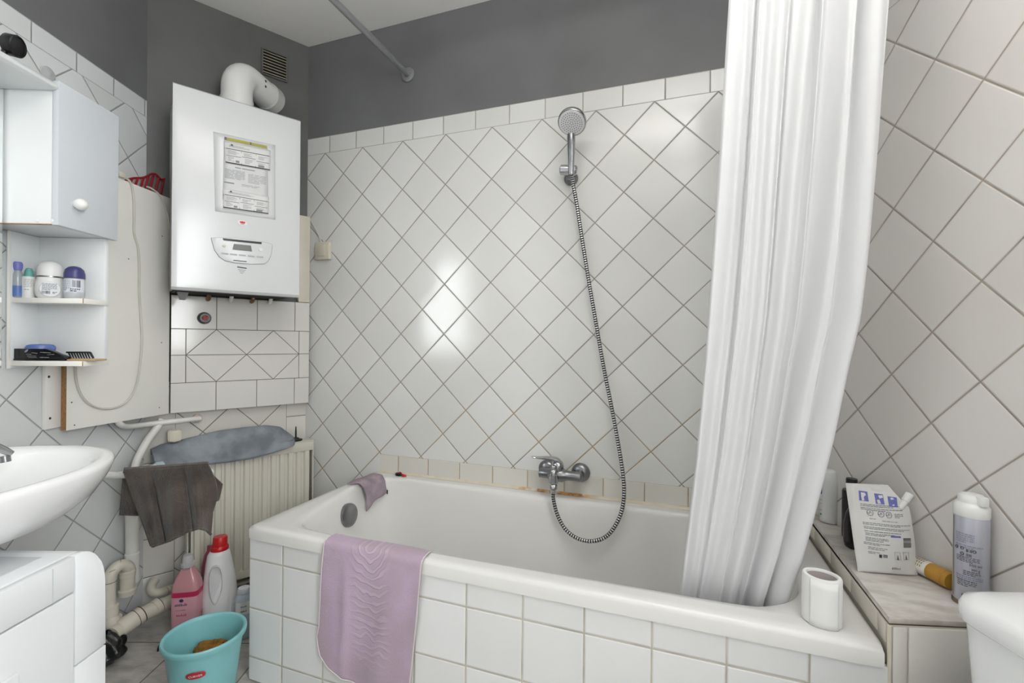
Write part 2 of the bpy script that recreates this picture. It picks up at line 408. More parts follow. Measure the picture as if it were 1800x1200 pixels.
# overflow cover on the sloping end
q = B.hs(610, 905, .485)
mb = MB(B); axv = Vector((.97, 0, .12))
mb.lathe([(.0435, 0), (.0445, .010), (.0425, .016), (.032, .021), (.012, .0225), (.0, .0225)], (q[0], q[1], q[2]), 36, ax=axv)
ov = mb.build('overflow_cover', M_dchrome, tub); ov['label'] = 'round dull chrome overflow cover'
# sealant strip between bath and tiles, rusty under the tap
m = NM('old sealant'); sx = m.node('ShaderNodeSeparateXYZ'); cobj = m.obj(); m.link(cobj, sx.inputs[0])
rz = m.math('MULTIPLY', m.ss(sx.outputs['X'], 1.0, 1.16), m.math('SUBTRACT', 1., m.ss(sx.outputs['X'], 1.33, 1.42)))
rust = m.math('MULTIPLY', m.math('MAXIMUM', rz, .12), m.ss(m.noise(24, 4, cobj), .36, .56))
m.set(Base_Color=m.mix(rust, srgb('d8d1c0'), m.mix(m.ss(m.noise(60, 3, cobj), .45, .7), srgb('cf9a5c'), srgb('a0662e'))), Roughness=.6)
struct(MB(B).prism([(0.0005, RIM-.004), (.012, RIM-.001), (.008, RIM+.003), (.0005, RIM+.008)], .425, SB-.01, 'x').build('trim_1', m.m, M=B.M, angle=0))
# ledge between bath and right wall
LZ = .545
lc_ = [(2.066, .002), (2.066, .652), (2.318, .577), (2.066+.012, .002)]
fr = B.hz(1690, 1092, LZ)
wr = B.loc(R.p((R.loc(B.p((2.31, .58, 0)))[0], .001, 0)))
lpoly = [(2.066, .004), (2.066, .652), (wr[0], wr[1]), (2.0665, .003)]
M_ledge = mat('cream ledge tiles', 'e3dccf', .2, var=.1, vscale=6)
M_marb = marble('marble ledge tile', 2.0, -1.0, -1.0, 'd8d4ce', 'b9b2aa', rough=.22)
M_grime = mat('dark joint', '5d5245', .8, var=.4, vscale=40)
ledge = thing('tiled_ledge', 'wedge-shaped tiled ledge between bathtub end and right wall', 'ledge', M=B.M @ Matrix.Translation((2.07, .3, 0)))
wr2 = B.loc(R.p((R.loc(B.p((2.31, .58, 0)))[0], .003, 0))); bk = B.loc(R.p((.006, .003, 0)))
lp = [(2.067, .008), (2.067, .650), (wr2[0], wr2[1]), (bk[0], bk[1])]
MB(B).prism(lp, .003, LZ-.012).build('ledge_base', M_ledge, ledge, angle=0)
lt = [(2.0655, .008), (2.0655, .652), (wr2[0], wr2[1]+.0015), (bk[0], bk[1])]
MB(B).prism(lt, LZ-.010, LZ, bev=.0015).build('marble_slab', M_marb, ledge, angle=30)['label'] = 'grey veined marble ledge top'
MB(B).prism([(2.0662, .008), (2.0662, .6512), (wr2[0], wr2[1]+.0008), (bk[0], bk[1])], LZ-.0125, LZ-.0098).build('joint', M_grime, ledge, angle=0)
# side tiles of the ledge facing the bath, and the corner bead
mb = MB(B)
e0 = .012
for k in range(5):
    e1 = min(e0 + .146, .646)
    if e1-e0 > .02: mb.box((2.0625, e0, RIM+.004), (2.0672, e1-.003, LZ-.014), .001)
    e0 += .149
mb.build('tile_strip', M_ledge, ledge, angle=30)
fd_ = Vector((wr2[0]-2.067, wr2[1]-.650)); fl_ = fd_.length; fd_.normalize(); fn_ = Vector((-fd_.y, fd_.x))
for a_, b_, z0_, z1_ in ((.004, .030, .006, LZ-.016), (.034, fl_-.006, .31, LZ-.016), (.034, fl_-.006, .155, .306), (.034, fl_-.006, .006, .151)):
    o0 = Vector((2.067, .650)) + fd_*a_; o1 = Vector((2.067, .650)) + fd_*b_
    MB(B).prism([tuple(o0), tuple(o1), tuple(o1+fn_*.004), tuple(o0+fn_*.004)], z0_, z1_, 'z', .001).build('ledge_tile', mat('ledge front tile', 'e2ded8', .15, var=.03), ledge, angle=30)
MB(B).tube([(2.0665, .652, .005), (2.0665, .652, LZ-.013)], .004, 8).build('corner_bead', M_cream, ledge)

# ================================================================== CURTAIN ROD AND CURTAIN
rp = B.hit(718, 132)
RZ = rp[2]; RS = rp[0]
M_rod = mat('grey painted rod', '8f9092', .35, .3)
rod = thing('curtain_rod', 'grey metal shower curtain rod reaching out from the back wall', 'curtain rod', M=B.M @ Matrix.Translation((RS, 0, RZ)))
path = [(RS, .004, RZ), (RS, .30, RZ), (RS, .60, RZ)] + [(RS+.09-.09*math.cos(a), .60+.09*math.sin(a), RZ) for a in (PI/8, PI/4, 3*PI/8, PI/2)] + [(1.2, .69, RZ), (2.32, .69, RZ)]
MB(B).tube(path, .0125, 16).build('rod', M_rod, rod)
MB(B).lathe([(.031, 0), (.031, .006), (.024, .010), (.0135, .010), (.0135, .016), (.0, .016)], (RS, 0, RZ), 28, ax=(0, 1, 0)).build('wall_flange', M_rod, rod)
def curve_sz(pts, dfun):
    out = []
    for px, py in pts:
        z = 1.3
        for _ in range(25): z = B.hit(px, py, dfun(z))[2]
        h = B.hit(px, py, dfun(z)); out.append((h[2], h[0]))
    out.sort(); return [a for a, _ in out], [b for _, b in out]
def cd(z): return interp(z, [.30, .489, 1.2, RZ], [.465, .515, .595, .69])
lz, ls = curve_sz([(1281, 0), (1274, 110), (1263, 290), (1250, 480), (1240, 620), (1224, 800), (1208, 930), (1193, 1050)], cd)
rz_, rs_ = curve_sz([(1560, 0), (1550, 130), (1541, 250), (1525, 430), (1509, 560), (1487, 650), (1462, 770), (1432, 890), (1408, 980), (1378, 1062)], cd)
def cs(u, z):
    a = interp(z, lz, ls); b = interp(z, rz_, rs_); return a + (b-a)*u
FOLDS = [(0., .1), (.05, .8), (.10, .5), (.125, -.5), (.16, .4), (.19, -.3), (.225, .7), (.255, .0), (.275, .6), (.31, -.7), (.34, .3), (.36, .0), (.395, .8), (.425, -.3), (.45, .2), (.47, -.1), (.505, .7), (.54, -.6), (.565, -.2), (.60, .6), (.645, -.8), (.68, -.5), (.72, .7), (.755, .4), (.785, .6), (.825, -.6), (.86, -.3), (.90, .7), (.94, .9), (1., .0)]
fx = [a for a, _ in FOLDS]; fy = [b for _, b in FOLDS]
# smooth the fold profile once
_xs = np.linspace(-.2, 1.2, 561); _p = np.interp(_xs, fx, fy); _k = np.hanning(19); _k /= _k.sum(); _p1 = np.convolve(_p, _k, 'same')
_k = np.hanning(37); _k /= _k.sum(); _p2 = np.convolve(_p, _k, 'same')
def cur(u, v):
    z = .325 + (RZ-.02-.325)*v
    w = u + .020*math.sin(2.3*v+5*u) + .012*math.sin(6*v+9*u)
    k = min(1, max(0, (v-.05)/.9))
    f = np.interp(w, _xs, _p2)*(1-k) + np.interp(w, _xs, _p1)*k
    amp = .028 - .005*v
    g = .004*math.sin(23*u+3.1*v) + .0015*math.sin(47*u-5*v)*v
    diag = max(0, 1-abs(u-.06-.16*(1-v)*1.2)/.02)*max(0, (v-.6)/.4)*.012
    return (cs(u, z) - .006*math.sin(31*u), cd(z) + amp*f + g + diag, z)
m = NM('curtain fabric'); m.set(Base_Color=srgb('e9e9ea'), Roughness=.75, Specular_IOR_Level=.25)
m.b.inputs['Subsurface Weight'].default_value = 0.
tr = m.node('ShaderNodeBsdfTranslucent'); tr.inputs[0].default_value = srgb('f2f1ef')
ms = m.node('ShaderNodeMixShader'); ms.inputs[0].default_value = .12
outn = [n for n in m.n if n.type == 'OUTPUT_MATERIAL'][0]; m.link(m.b.outputs[0], ms.inputs[1]); m.link(tr.outputs[0], ms.inputs[2]); m.link(ms.outputs[0], outn.inputs[0])
M_curt = m.m
o = MB(B).grid(cur, 260, 90).build('shower_curtain', M_curt, M=B.M @ Matrix.Translation((1.85, .6, 0)), angle=180, solid=.0012)
tag(o, 'long white fabric shower curtain gathered in folds, hanging into the bathtub', 'shower curtain')

# ================================================================== SHOWER AND TAP
tap = thing('mixer_tap', 'chrome wall-mounted bath mixer tap with raised lever, above bathtub rim', 'tap', M=B.M @ Matrix.Translation((1.265, 0, .57)))
e1 = B.hit(963, 824); e2 = B.hit(1021, 829); ez = (e1[2]+e2[2])/2
for e in (e1, e2):
    MB(B).lathe([(.036, .0), (.036, .006), (.031, .016), (.022, .021), (.016, .022), (.016, .052), (.0, .052)], (e[0], 0.001, ez), 32, ax=(0, 1, 0)).build('escutcheon', M_dchrome, tap)
mb = MB(B); bm_s = e1[0]+.055
prof = [(e1[0]-.017, .012), (e1[0]-.015, .017), (e1[0]+.02, .0185), (bm_s-.03, .022), (bm_s-.02, .026), (bm_s+.02, .026), (bm_s+.028, .020), (e2[0]-.03, .0175), (e2[0]+.012, .0175), (e2[0]+.018, .012)]
mb.loft([[(s_, .062 + r*math.cos(2*PI*i/24), ez + r*math.sin(2*PI*i/24)) for i in range(24)] for s_, r in prof])
mb.build('tap_body', M_dchrome, tap)
mb = MB(B)
mb.lathe([(.021, 0), (.0225, .004), (.0225, .022), (.020, .032), (.013, .038), (0, .039)], (bm_s, .066, ez+.016), 28)
mb.build('cartridge_cap', M_chrome, tap)
# lever: flat curved blade rising from the cap towards the camera's left
lev = [(bm_s+.014, .070, ez+.048, .017, .013), (bm_s, .075, ez+.060, .017, .010), (bm_s-.02, .088, ez+.066, .014, .0075), (bm_s-.045, .108, ez+.069, .011, .006), (bm_s-.07, .128, ez+.073, .009, .005), (bm_s-.082, .137, ez+.076, .007, .0035)]
mb = MB(B); lp_ = []
for s_, d_, z_, w_, h_ in lev:
    lp_.append([(s_ + .55*w_*math.cos(2*PI*i/16), d_ + .85*w_*math.cos(2*PI*i/16), z_ + h_*math.sin(2*PI*i/16)) for i in range(16)])
mb.loft(lp_).build('lever', M_chrome, tap, subsurf=1)
oS, oD = B.hit(973, 845, .10)[:2]
mb = MB(B)
mb.tube([(bm_s-.008, .075, ez-.006), (oS+.003, .094, ez-.004), (oS, oD, ez-.010)], .0145, 18)
mb.lathe([(.0, .042), (.009, .042), (.0105, .038), (.0085, .028), (.0115, .024), (.0115, .012), (.016, .008), (.017, -.02), (.012, -.026), (.0145, -.030), (.0145, -.044), (.0105, -.048), (.0095, -.058), (0, -.058)], (oS, oD, ez), 24)
mb.build('diverter_outlet', M_chrome, tap)
OUT = (oS, oD, ez-.056)
# holder and hand shower
hh = B.hit(1000, 299, .045)
hold = thing('shower_holder', 'chrome wall bracket holding the hand shower', 'shower holder', M=B.M @ Matrix.Translation((hh[0], 0, hh[2])))
mb = MB(B); mb.lathe([(.027, 0), (.027, .008), (.022, .014), (.016, .018), (.015, .030), (0, .030)], (hh[0], .001, hh[2]-.018), 28, ax=(0, 1, .0)).build('wall_plate', M_dchrome, hold)
mb = MB(B); mb.lathe([(0, -.034), (.014, -.034), (.0185, -.030), (.0195, -.01), (.0195, .012), (.0185, .026), (.014, .031), (0, .031)], (hh[0], .045, hh[2]), 28, ax=(1, -.1, -.12)).build('cradle', M_chrome, hold)
hb = B.hit(1004, 296, .075); ht = B.hit(1004, 236, .088)
base, top = Vector(hb), Vector(ht)
hs = thing('hand_shower', 'round chrome hand shower with dotted white spray face', 'hand shower', M=B.M @ Matrix.Translation((hb[0], hb[1], hb[2])))
mb = MB(B); n_ = 9; ptsH = [base.lerp(top, i/(n_-1)) for i in range(n_)]
mb.tube([tuple(base - (top-base)*.18)] + [tuple(p) for p in ptsH], [.0105, .0115, .0120, .0125, .0130, .0138, .0145, .0150, .0155, .0150], 20).build('handle', M_chrome, hs)
fc = Vector(B.hit(1005, 216, .120)); axn = Vector((-.05, .58, -.80)).normalized()
mb = MB(B); mb.lathe([(0, -.034), (.016, -.033), (.038, -.028), (.0495, -.018), (.0515, -.012), (.0515, -.002), (.0500, 0), (.0475, .0005), (0, .0005)], fc, 44, ax=axn); mb.build('head', M_chrome, hs)
mb = MB(B); mb.lathe([(.0470, .0003), (.0462, .0022), (0, .0026)], fc, 44, ax=axn); face = mb.build('spray_face', mat('white spray face', 'e9e9e9', .3), hs)
ux = Vector((1, 0, 0)); ux = (ux - axn*ux.dot(axn)).normalized(); uy = axn.cross(ux)
mb = MB(B)
for ring, cnt in ((.006, 5), (.014, 11), (.022, 17), (.030, 23), (.0375, 28)):
    for i in range(cnt):
        a = 2*PI*i/cnt + ring*90; c_ = fc + axn*.0026 + ux*ring*math.cos(a) + uy*ring*math.sin(a)
        mb.lathe([(.0017, 0), (.0014, .0012), (0, .0013)], c_, 6, ax=axn)
mb.build('nozzles', mat('grey nozzles', '55565a', .5), face)
# hose
hp = [OUT]
for px, py, d in ((973, 878, .098), (980, 905, .10), (994, 930, .105), (1015, 946, .11), (1040, 951, .115), (1065, 943, .11), (1083, 921, .10), (1094, 893, .09), (1097, 862, .08), (1094, 825, .07), (1085, 770, .055), (1075, 715, .05), (1062, 650, .045), (1049, 575, .04), (1036, 500, .036), (1024, 425, .036), (1014, 360, .04), (1007, 322, .048)):
    hp.append(B.hit(px, py, d))
hp.append(tuple(base - (top-base)*.12))
hp = resample(spline(hp, 12), 760)
mb = MB(B); rad = [(.0075 if (i//2) % 2 == 0 else .0066) for i in range(760)]
mb.tube(hp, rad, 12, alt=True)
o = mb.build('shower_hose', [mat('hose metal', 'c6c6c6', .25, .8), mat('hose groove', '0c0c0d', .5)], M=B.M @ Matrix.Translation((OUT[0], OUT[1], OUT[2])), angle=30)
tag(o, 'black and silver ribbed shower hose looping from the tap up to the hand shower', 'hose')

# ================================================================== THINGS ON THE BATH
# pink bath mat over the front rim
M_mat = NM('mauve mat'); cobj = M_mat.obj()
wv = M_mat.node('ShaderNodeTexWave', wave_type='RINGS', rings_direction='SPHERICAL'); mp = M_mat.node('ShaderNodeMapping'); mp.inputs['Location'].default_value = (-.0, 0, 0); mp.inputs['Scale'].default_value = (9, 1, 9)
M_mat.link(cobj, mp.inputs[0]); M_mat.link(mp.outputs[0], wv.inputs['Vector']); wv.inputs['Scale'].default_value = 1.6; wv.inputs['Distortion'].default_value = 9; wv.inputs['Detail'].default_value = 1.5; wv.inputs['Detail Scale'].default_value = 1.2
sx = M_mat.node('ShaderNodeSeparateXYZ'); M_mat.link(cobj, sx.inputs[0])
band = M_mat.math('SUBTRACT', 1., M_mat.ss(M_mat.math('ABSOLUTE', M_mat.math('SUBTRACT', sx.outputs['X'], .005)), .035, .075))
band = M_mat.math('MULTIPLY', band, M_mat.ss(sx.outputs['Z'], -.36, -.25))
rid = M_mat.math('MULTIPLY', M_mat.ss(wv.outputs['Fac'], .55, .8), band)
cbase = M_mat.mix(M_mat.ss(M_mat.noise(7, 4, cobj), .35, .7), srgb('b3a0ad'), srgb('bfa9c1'))
M_mat.set(Base_Color=M_mat.mix(M_mat.math('MULTIPLY', rid, .55), cbase, srgb('cdbac9')), Roughness=.85, Sheen_Weight=.2)
M_mat.bump(M_mat.math('ADD', M_mat.math('MULTIPLY', rid, .0016), M_mat.math('MULTIPLY', M_mat.noise(180, 2, cobj), .0008)))
FD = .672
matL = [(568, 965), (566, 1000), (563, 1050), (558, 1100), (549, 1145), (551, 1165), (575, 1188), (600, 1200), (640, 1212)]
ml = [B.hit(x, y, FD) for x, y in matL]; mr = [B.hit(x, y, FD) for x, y in ((740, 985), (735, 1040), (729, 1100), (722, 1160), (717, 1205))]
sl_z = [p[2] for p in ml][:5][::-1]; sl_s = [p[0] for p in ml][:5][::-1]; sr_z = [p[2] for p in mr][::-1]; sr_s = [p[0] for p in mr][::-1]
tl = B.hz(588, 938, RIM+.005)[0]; tr_ = B.hz(757, 968, RIM+.005)[0]
drape = [(.604, RIM-.030), (.607, RIM-.008), (.614, RIM+.004), (.63, RIM+.006), (.650, RIM+.006), (.663, RIM+.002), (.668, RIM-.01), (.669, RIM-.04), (.668, RIM-.08), (.664, .33), (.660, .25), (.659, .18), (.659, .12), (.659, .07)]
dl = [0.]
for a, b in zip(drape, drape[1:]): dl.append(dl[-1] + math.hypot(b[0]-a[0], b[1]-a[1]))
def matp(u, v):
    t = v*dl[-1]
    # lower edge: rounded corner at the left, sinking to the right
    low = 1 - .33*max(0, (1-u)-.55)**1.3 if False else 1
    cut = interp(u, [0, .06, .16, .3, .5, 1], [.205, .155, .128, .108, .09, .07])     # z of lower edge
    full = .07; tt = t
    zmax = RIM
    k = dl[-1] - (cut-full)
    tt = t*k/dl[-1]
    d = interp(tt, dl, [p[0] for p in drape]); z = interp(tt, dl, [p[1] for p in drape])
    s0 = interp(z, sl_z, sl_s) if z < sl_z[-1] else interp(tt, [0, dl[6]], [tl, sl_s[-1]]); s1 = interp(z, sr_z, sr_s) if z < sr_z[-1] else interp(tt, [0, dl[6]], [tr_, sr_s[-1]])
    f = min(1, max(0, (tt-dl[6])/.15))
    d += f*(.0045*math.sin(9*u+.8) + .006*math.exp(-((u-.22-.1*v)/.05)**2) + .003*math.sin(17*u+4*v)) + .002*math.sin(7*u)*(1-f)
    return (s0+(s1-s0)*u, d+.003*f, z)
MM = B.M @ Matrix.Translation(((ml[2][0]+mr[1][0])/2, -FD, RIM))
bmat = thing('bath_mat', 'mauve embossed bath mat hung over the front rim of the bathtub', 'bath mat', M=MM)
MB(B).grid(matp, 60, 70).build('mat_cloth', M_mat.m, bmat, angle=180, solid=.0025, soff=0)
edge = [matp(0, v/40) for v in range(41)] + [matp(u/30, 1) for u in range(1, 31)] + [matp(1, 1-v/40) for v in range(1, 41)]
MB(B).tube([(p[0], p[1]+.001, p[2]) for p in edge], .0018, 8).build('edging', mat('pale edging', 'd9d0cf', .8), bmat)['label'] = 'pale stitched edging'
# mauve washcloth over the left end of the bath
M_wash = mat('mauve washcloth', '948590', .9, var=.18, vscale=22, bump=.0012, bscale=150, col2='a8999f')
def wc(u, v):
    # v: 0 outer deck -> 1 hanging inside; u: across (towards the wall)
    P0 = [(.425, .22, RIM+.004), (.448, .21, RIM+.006), (.470, .20, RIM+.003), (.484, .195, RIM-.015), (.492, .19, RIM-.05), (.500, .20, RIM-.10)]
    P1 = [(.432, .075, RIM+.004), (.458, .07, RIM+.006), (.488, .075, RIM+.004), (.506, .085, RIM-.012), (.514, .09, RIM-.035), (.520, .09, RIM-.055)]
    t = v*5; i = min(4, int(t)); f = t-i
    a = Vector(P0[i]).lerp(Vector(P0[i+1]), f); b = Vector(P1[i]).lerp(Vector(P1[i+1]), f)
    p = a.lerp(b, u); p.z += .004*math.sin(7*u+2*v)*math.sin(3*v+.5) + .003*math.sin(PI*u)
    p.x += .004*math.sin(8*u+1)*(v > .5); return tuple(p)
wcl = thing('washcloth', 'crumpled mauve washcloth draped over the left end of the bathtub', 'cloth', M=B.M @ Matrix.Translation((.46, -.15, RIM)))
MB(B).grid(wc, 28, 30).build('cloth', M_wash, wcl, angle=180, solid=.004, soff=1)
q = wc(1, .99); MB(B).box((q[0]-.006, q[1]-.004, q[2]-.010), (q[0]+.006, q[1]-.001, q[2]+.008), .001).build('tag', M_black, wcl)['label'] = 'small black fabric tag'
# red and black little tool on the back rim
c0 = Vector(B.hz(704, 834, RIM+.006)); tl_ = thing('nail_clippers', 'small red and black gadget lying on the back rim of the bathtub', 'gadget', M=B.M @ Matrix.Translation((c0[0], -c0[1], RIM)))
dv = Vector((1, .12, 0)).normalized(); nv = Vector((-.12, 1, 0)).normalized()
mb = MB(B); mb.lathe([(0, 0), (.012, 0), (.014, .003), (.013, .010), (.009, .012), (0, .012)], c0 - dv*.010 + Vector((0, 0, -.005)), 24, sx=1.25, sy=.8).build('body', M_black, tl_)
mb = MB(B)
mb.tube([c0 + dv*x + nv*y + Vector((0, 0, z)) for x, y, z in ((-.004, .002, .012), (.004, -.002, .006), (.010, .004, .003), (.016, -.004, .001), (.021, .003, .001))], .0026, 8)
mb.prism([((c0 + dv*x + nv*y).x, (c0 + dv*x + nv*y).y) for x, y in ((.008, -.007), (.022, -.008), (.032, -.001), (.022, .007), (.010, .006))], RIM+.001, RIM+.008, bev=.0015)
mb.build('grip', M_red, tl_)
# paper roll on the front right rim
pc = Vector(B.hz(1444, 1092, RIM)); pr_ = thing('paper_roll', 'white roll of kitchen paper standing on the bathtub rim beside the ledge', 'paper roll', M=B.M @ Matrix.Translation((pc[0], -pc[1], RIM)))
def ell(a, b, z, n=44): 
    return [(pc[0] + a*math.cos(2*PI*i/n)*.94 - b*math.sin(2*PI*i/n)*.34, pc[1] + .34*a*math.cos(2*PI*i/n) + b*.94*math.sin(2*PI*i/n), z) for i in range(n)]
RH = .100
mb = MB(B); mb.loft([ell(.0265, .0225, RIM+.002), ell(.034, .029, RIM+.001), ell(.0365, .0310, RIM+.003), ell(.0368, .0312, RIM+RH*.5), ell(.0362, .0308, RIM+RH-.003), ell(.0345, .0295, RIM+RH), ell(.0285, .0235, RIM+RH), ell(.0275, .0225, RIM+RH-.003), ell(.0268, .0222, RIM+.02)], False, False)
mb.build('paper', mat('soft paper', 'eeeeec', .9, bump=.0006, bscale=60), pr_)
MB(B).loft([ell(.0272, .0224, RIM+.003), ell(.0272, .0224, RIM+RH-.004)], False, False).build('core', mat('grey card core', '9c9492', .85), pr_, solid=.001)['label'] = 'grey cardboard core'
g = lambda t: (pc[0]-.012+.0365*math.cos(t), 0, 0)
mb = MB(B)
def flap(u, v):
    a = 2.1 - u*1.5; r = 1.025
    return (pc[0] + (.0368*r*math.cos(a)*.94 - .0312*r*math.sin(a)*.34), pc[1] + (.34*.0368*r*math.cos(a) + .94*.0312*r*math.sin(a)), RIM + .001 + v*(RH-.004))
mb.grid(flap, 14, 6).build('loose_sheet', mat('soft paper', 'eeeeec', .9), pr_, angle=180, solid=.0008)
# ================================================================== BOILER CORNER
def inset_poly(poly, g):
    """shrink a convex polygon by g"""
    a = sum(p[0]*q[1]-q[0]*p[1] for p, q in zip(poly, poly[1:]+poly[:1]))
    if a < 0: poly = poly[::-1]
    n = len(poly); ed = []
    for i in range(n):
        p, q = Vector(poly[i]), Vector(poly[(i+1) % n]); d = (q-p).normalized(); nn = Vector((-d.y, d.x)); ed.append((p+nn*g, d))
    out = []
    for i in range(n):
        (p, d), (q, e) = ed[i-1], ed[i]; c = d.x*e.y-d.y*e.x; t = ((q.x-p.x)*e.y-(q.y-p.y)*e.x)/c; r = p+d*t; out.append((r.x, r.y))
    return out
b0, b1, bz0, bz1, bd = .066, .477, 1.249, 1.983, .30
boil = thing('boiler', 'white wall-hung gas boiler with control panel and paper notices', 'boiler', M=W.M @ Matrix.Translation(((b0+b1)/2, -.15, bz0)))
M_boil = mat('boiler enamel', 'd7d9da', .2, var=.02, vscale=2)
MB(W).box((b0+.006, .012, bz0+.012), (b1-.006, bd-.028, bz1-.004), .004).build('casing', mat('boiler side', 'bfc0c0', .4), boil)
def bfront(s_, z_):
    """front cover surface: slightly cambered, rounded at the borders"""
    ex = min(s_-b0, b1-s_); ez = min(z_-bz0, bz1-z_)
    return bd - .0
mb = MB(W)
cov = [[(b0+q, bd-.030), (b0+q*.6, bd-.012), (b0+.010+q, bd-.002), ((b0+b1)/2, bd), (b1-.010-q, bd-.002), (b1-q*.6, bd-.012), (b1-q, bd-.030)] for q in (0.,)][0]
sm = [(p.x, p.y) for p in spline([(a, b, 0) for a, b in cov], 6)]
rows = []
for z_, k in ((bz0+.004, .030), (bz0, .022), (bz0+.001, .012), (bz0+.010, .003), (bz0+.03, 0), ((bz0+bz1)/2, 0), (bz1-.03, 0), (bz1-.008, .003), (bz1-.001, .012), (bz1, .022), (bz1-.003, .030)):
    rows.append([(a, min(b, bd-k) if k else b, z_) for a, b in sm])
mb.loft(rows, True, True, True); mb.build('cover', M_boil, boil, angle=35)
bx = Vector((1, 0, 0)); bzv = Vector((0, 0, 1))
def bq(px, py): q = W.hit(px, py, bd+.0006); return q
# transparent sleeve with the notices
def sheet(name, c, m_, d, bend=0., lab=None, parent=boil):
    """four corners tl, tr, br, bl in (s, z)"""
    mb = MB(W)
    tl_, tr_, br_, bl_ = [Vector((q[0], q[2])) for q in c]
    def fn(u, v):
        p = tl_.lerp(tr_, u).lerp(bl_.lerp(br_, u), v); return (p.x, d + bend*math.sin(PI*v)*(.6+.4*u), p.y)
    mb.grid(fn, 8, 12); o = mb.build(name, m_, parent, angle=40, solid=.0006)
    if lab: o['label'] = lab
    return o, tl_, tr_, br_, bl_
sheet('clear_sleeve', [bq(375, 231), bq(484, 255), bq(484, 386), bq(378, 371)], mat('clear sleeve', 'dfe1e2', .22), bd+.0006, 0.)
M_sheet = mat('printed sheet', 'dededd', .4); M_sheet2 = mat('notice sheet', 'd3d4d4', .35)
lo = sheet('notice_sheet', [bq(394, 242), bq(470, 258), bq(471, 362), bq(391, 350)], M_sheet2, bd+.0026, .001, 'long printed notice sheet')[0]
def on(c4, u, v): tl_, tr_, br_, bl_ = c4; return tl_.lerp(tr_, u).lerp(bl_.lerp(br_, u), v)
def print_block(mb, c4, d, u0, u1, v0, v1, rows, seed, th=.35):
    rnd = random.Random(seed)
    for i in range(rows):
        va = v0 + (v1-v0)*i/rows; vb = va + (v1-v0)/rows*th; u = u0
        while u < u1-.01:
            l = min(rnd.uniform(.08, .3), u1-u)
            if not (i == rows-1 and u > u0 + (u1-u0)*.6): mb.quad(*[(p.x, d, p.y) for p in (on(c4, u, va), on(c4, u+l, va), on(c4, u+l, vb), on(c4, u, vb))])
            u += l + .025
def blk(mb, c4, d, u0, u1, v0, v1): mb.quad(*[(p.x, d, p.y) for p in (on(c4, u0, v0), on(c4, u1, v0), on(c4, u1, v1), on(c4, u0, v1))])
c4 = [Vector((q[0], q[2])) for q in (bq(394, 242), bq(470, 258), bq(471, 362), bq(391, 350))]
mb = MB(W); blk(mb, c4, bd+.0045, .0, .98, -.01, .035); o = mb.build('heading_band', mat('olive heading', 'a9a545', .6), lo, angle=0); o['label'] = 'olive yellow heading band'
for ua, ub in ((.005, .05), (.58, .61)):
    mb = MB(W); blk(mb, c4, bd+.0048, ua, ub, -.012, .03); mb.build('heading_mark', mat('violet mark', '6b5a9c', .6), lo, angle=0)
mb = MB(W); print_block(mb, c4, bd+.0042, .03, .47, .50, .66, 9, 3); print_block(mb, c4, bd+.0042, .54, .95, .52, .68, 8, 4); print_block(mb, c4, bd+.0042, .25, .85, .445, .47, 1, 8, .6)
print_block(mb, c4, bd+.0042, .02, .3, .71, .735, 1, 5, .8); print_block(mb, c4, bd+.0042, .4, .8, .71, .75, 2, 6); mb.build('print', M_greyink, lo, angle=0)
for k, (q, bend, sd) in enumerate((((395, 250), (474, 266, ), (474, 300), (396, 287)), (), ())[:0] or [([(393, 249), (475, 265), (474, 301), (396, 287)], .006, 11), ([(392, 331), (472, 346), (471, 377), (392, 366)], .004, 17)]):
    cc = [bq(*p) for p in q]; o = sheet('energy_slip', cc, M_sheet, bd+.0052, bend, 'curled printed slip stuck over the notice sheet')[0]
    c5 = [Vector((p[0], p[2])) for p in cc]; dd = bd+.0052+bend+.0012
    mb = MB(W)
    def wq(u0, u1, v0, v1):
        P_ = [(u0, v0), (u1, v0), (u1, v1), (u0, v1)]; mb.quad(*[(on(c5, u, v).x, bd+.0052+bend*math.sin(PI*v)*(.6+.4*u)+.0008, on(c5, u, v).y) for u, v in P_])
    rnd = random.Random(sd)
    for v0, v1, u0, u1 in ((.30, .33, .03, .97), (.62, .64, .03, .34), (.58, .60, .36, .66), (.66, .68, .68, .97), (.93, .98, .0, 1.)): wq(u0, u1, v0, v1)
    for u in (.345, .665): wq(u, u+.008, .36, .95)
    for u in (.0, .992): wq(u, u+.008, .3, .98)
    mb.build('form_lines', M_ink, o, angle=0); mb = MB(W)
    for u0, u1, v0, v1, n in ((.06, .30, .38, .58, 5), (.40, .63, .40, .56, 4), (.72, .94, .42, .60, 4), (.06, .2, .68, .90, 4), (.42, .62, .66, .9, 5), (.72, .93, .74, .92, 4), (.1, .7, .12, .24, 3)):
        for i in range(n):
            va = v0+(v1-v0)*i/n; wq(u0, u0+(u1-u0)*rnd.uniform(.5, 1), va, va+(v1-v0)/n*.35)
    mb.build('print', M_greyink, o, angle=0)
    mb = MB(W); wq(.14, .18, .07, .13); wq(.13, .19, .135, .155); mb.build('emblem', M_ink, o, angle=0)
    for ua, ub, va, vb in ((.22, .3, .8, .9), (.72, .86, .82, .92)): mb = MB(W); wq(ua, ub, va, vb); mb.build('shaded_box', M_greyink, o, angle=0)
# oval badge with red flame mark
bc_ = W.hit(426, 392, bd); badge_c = Vector((bc_[0], bd+.0005, bc_[2]))
badge = MB(W).lathe([(0, 0), (1., 0), (1., .0012), (.94, .0018), (0, .0018)], badge_c, 36, ax=(0, 1, 0), sx=.0165, sy=.0165).build('badge', mat('badge white', 'f0efec', .2), boil)
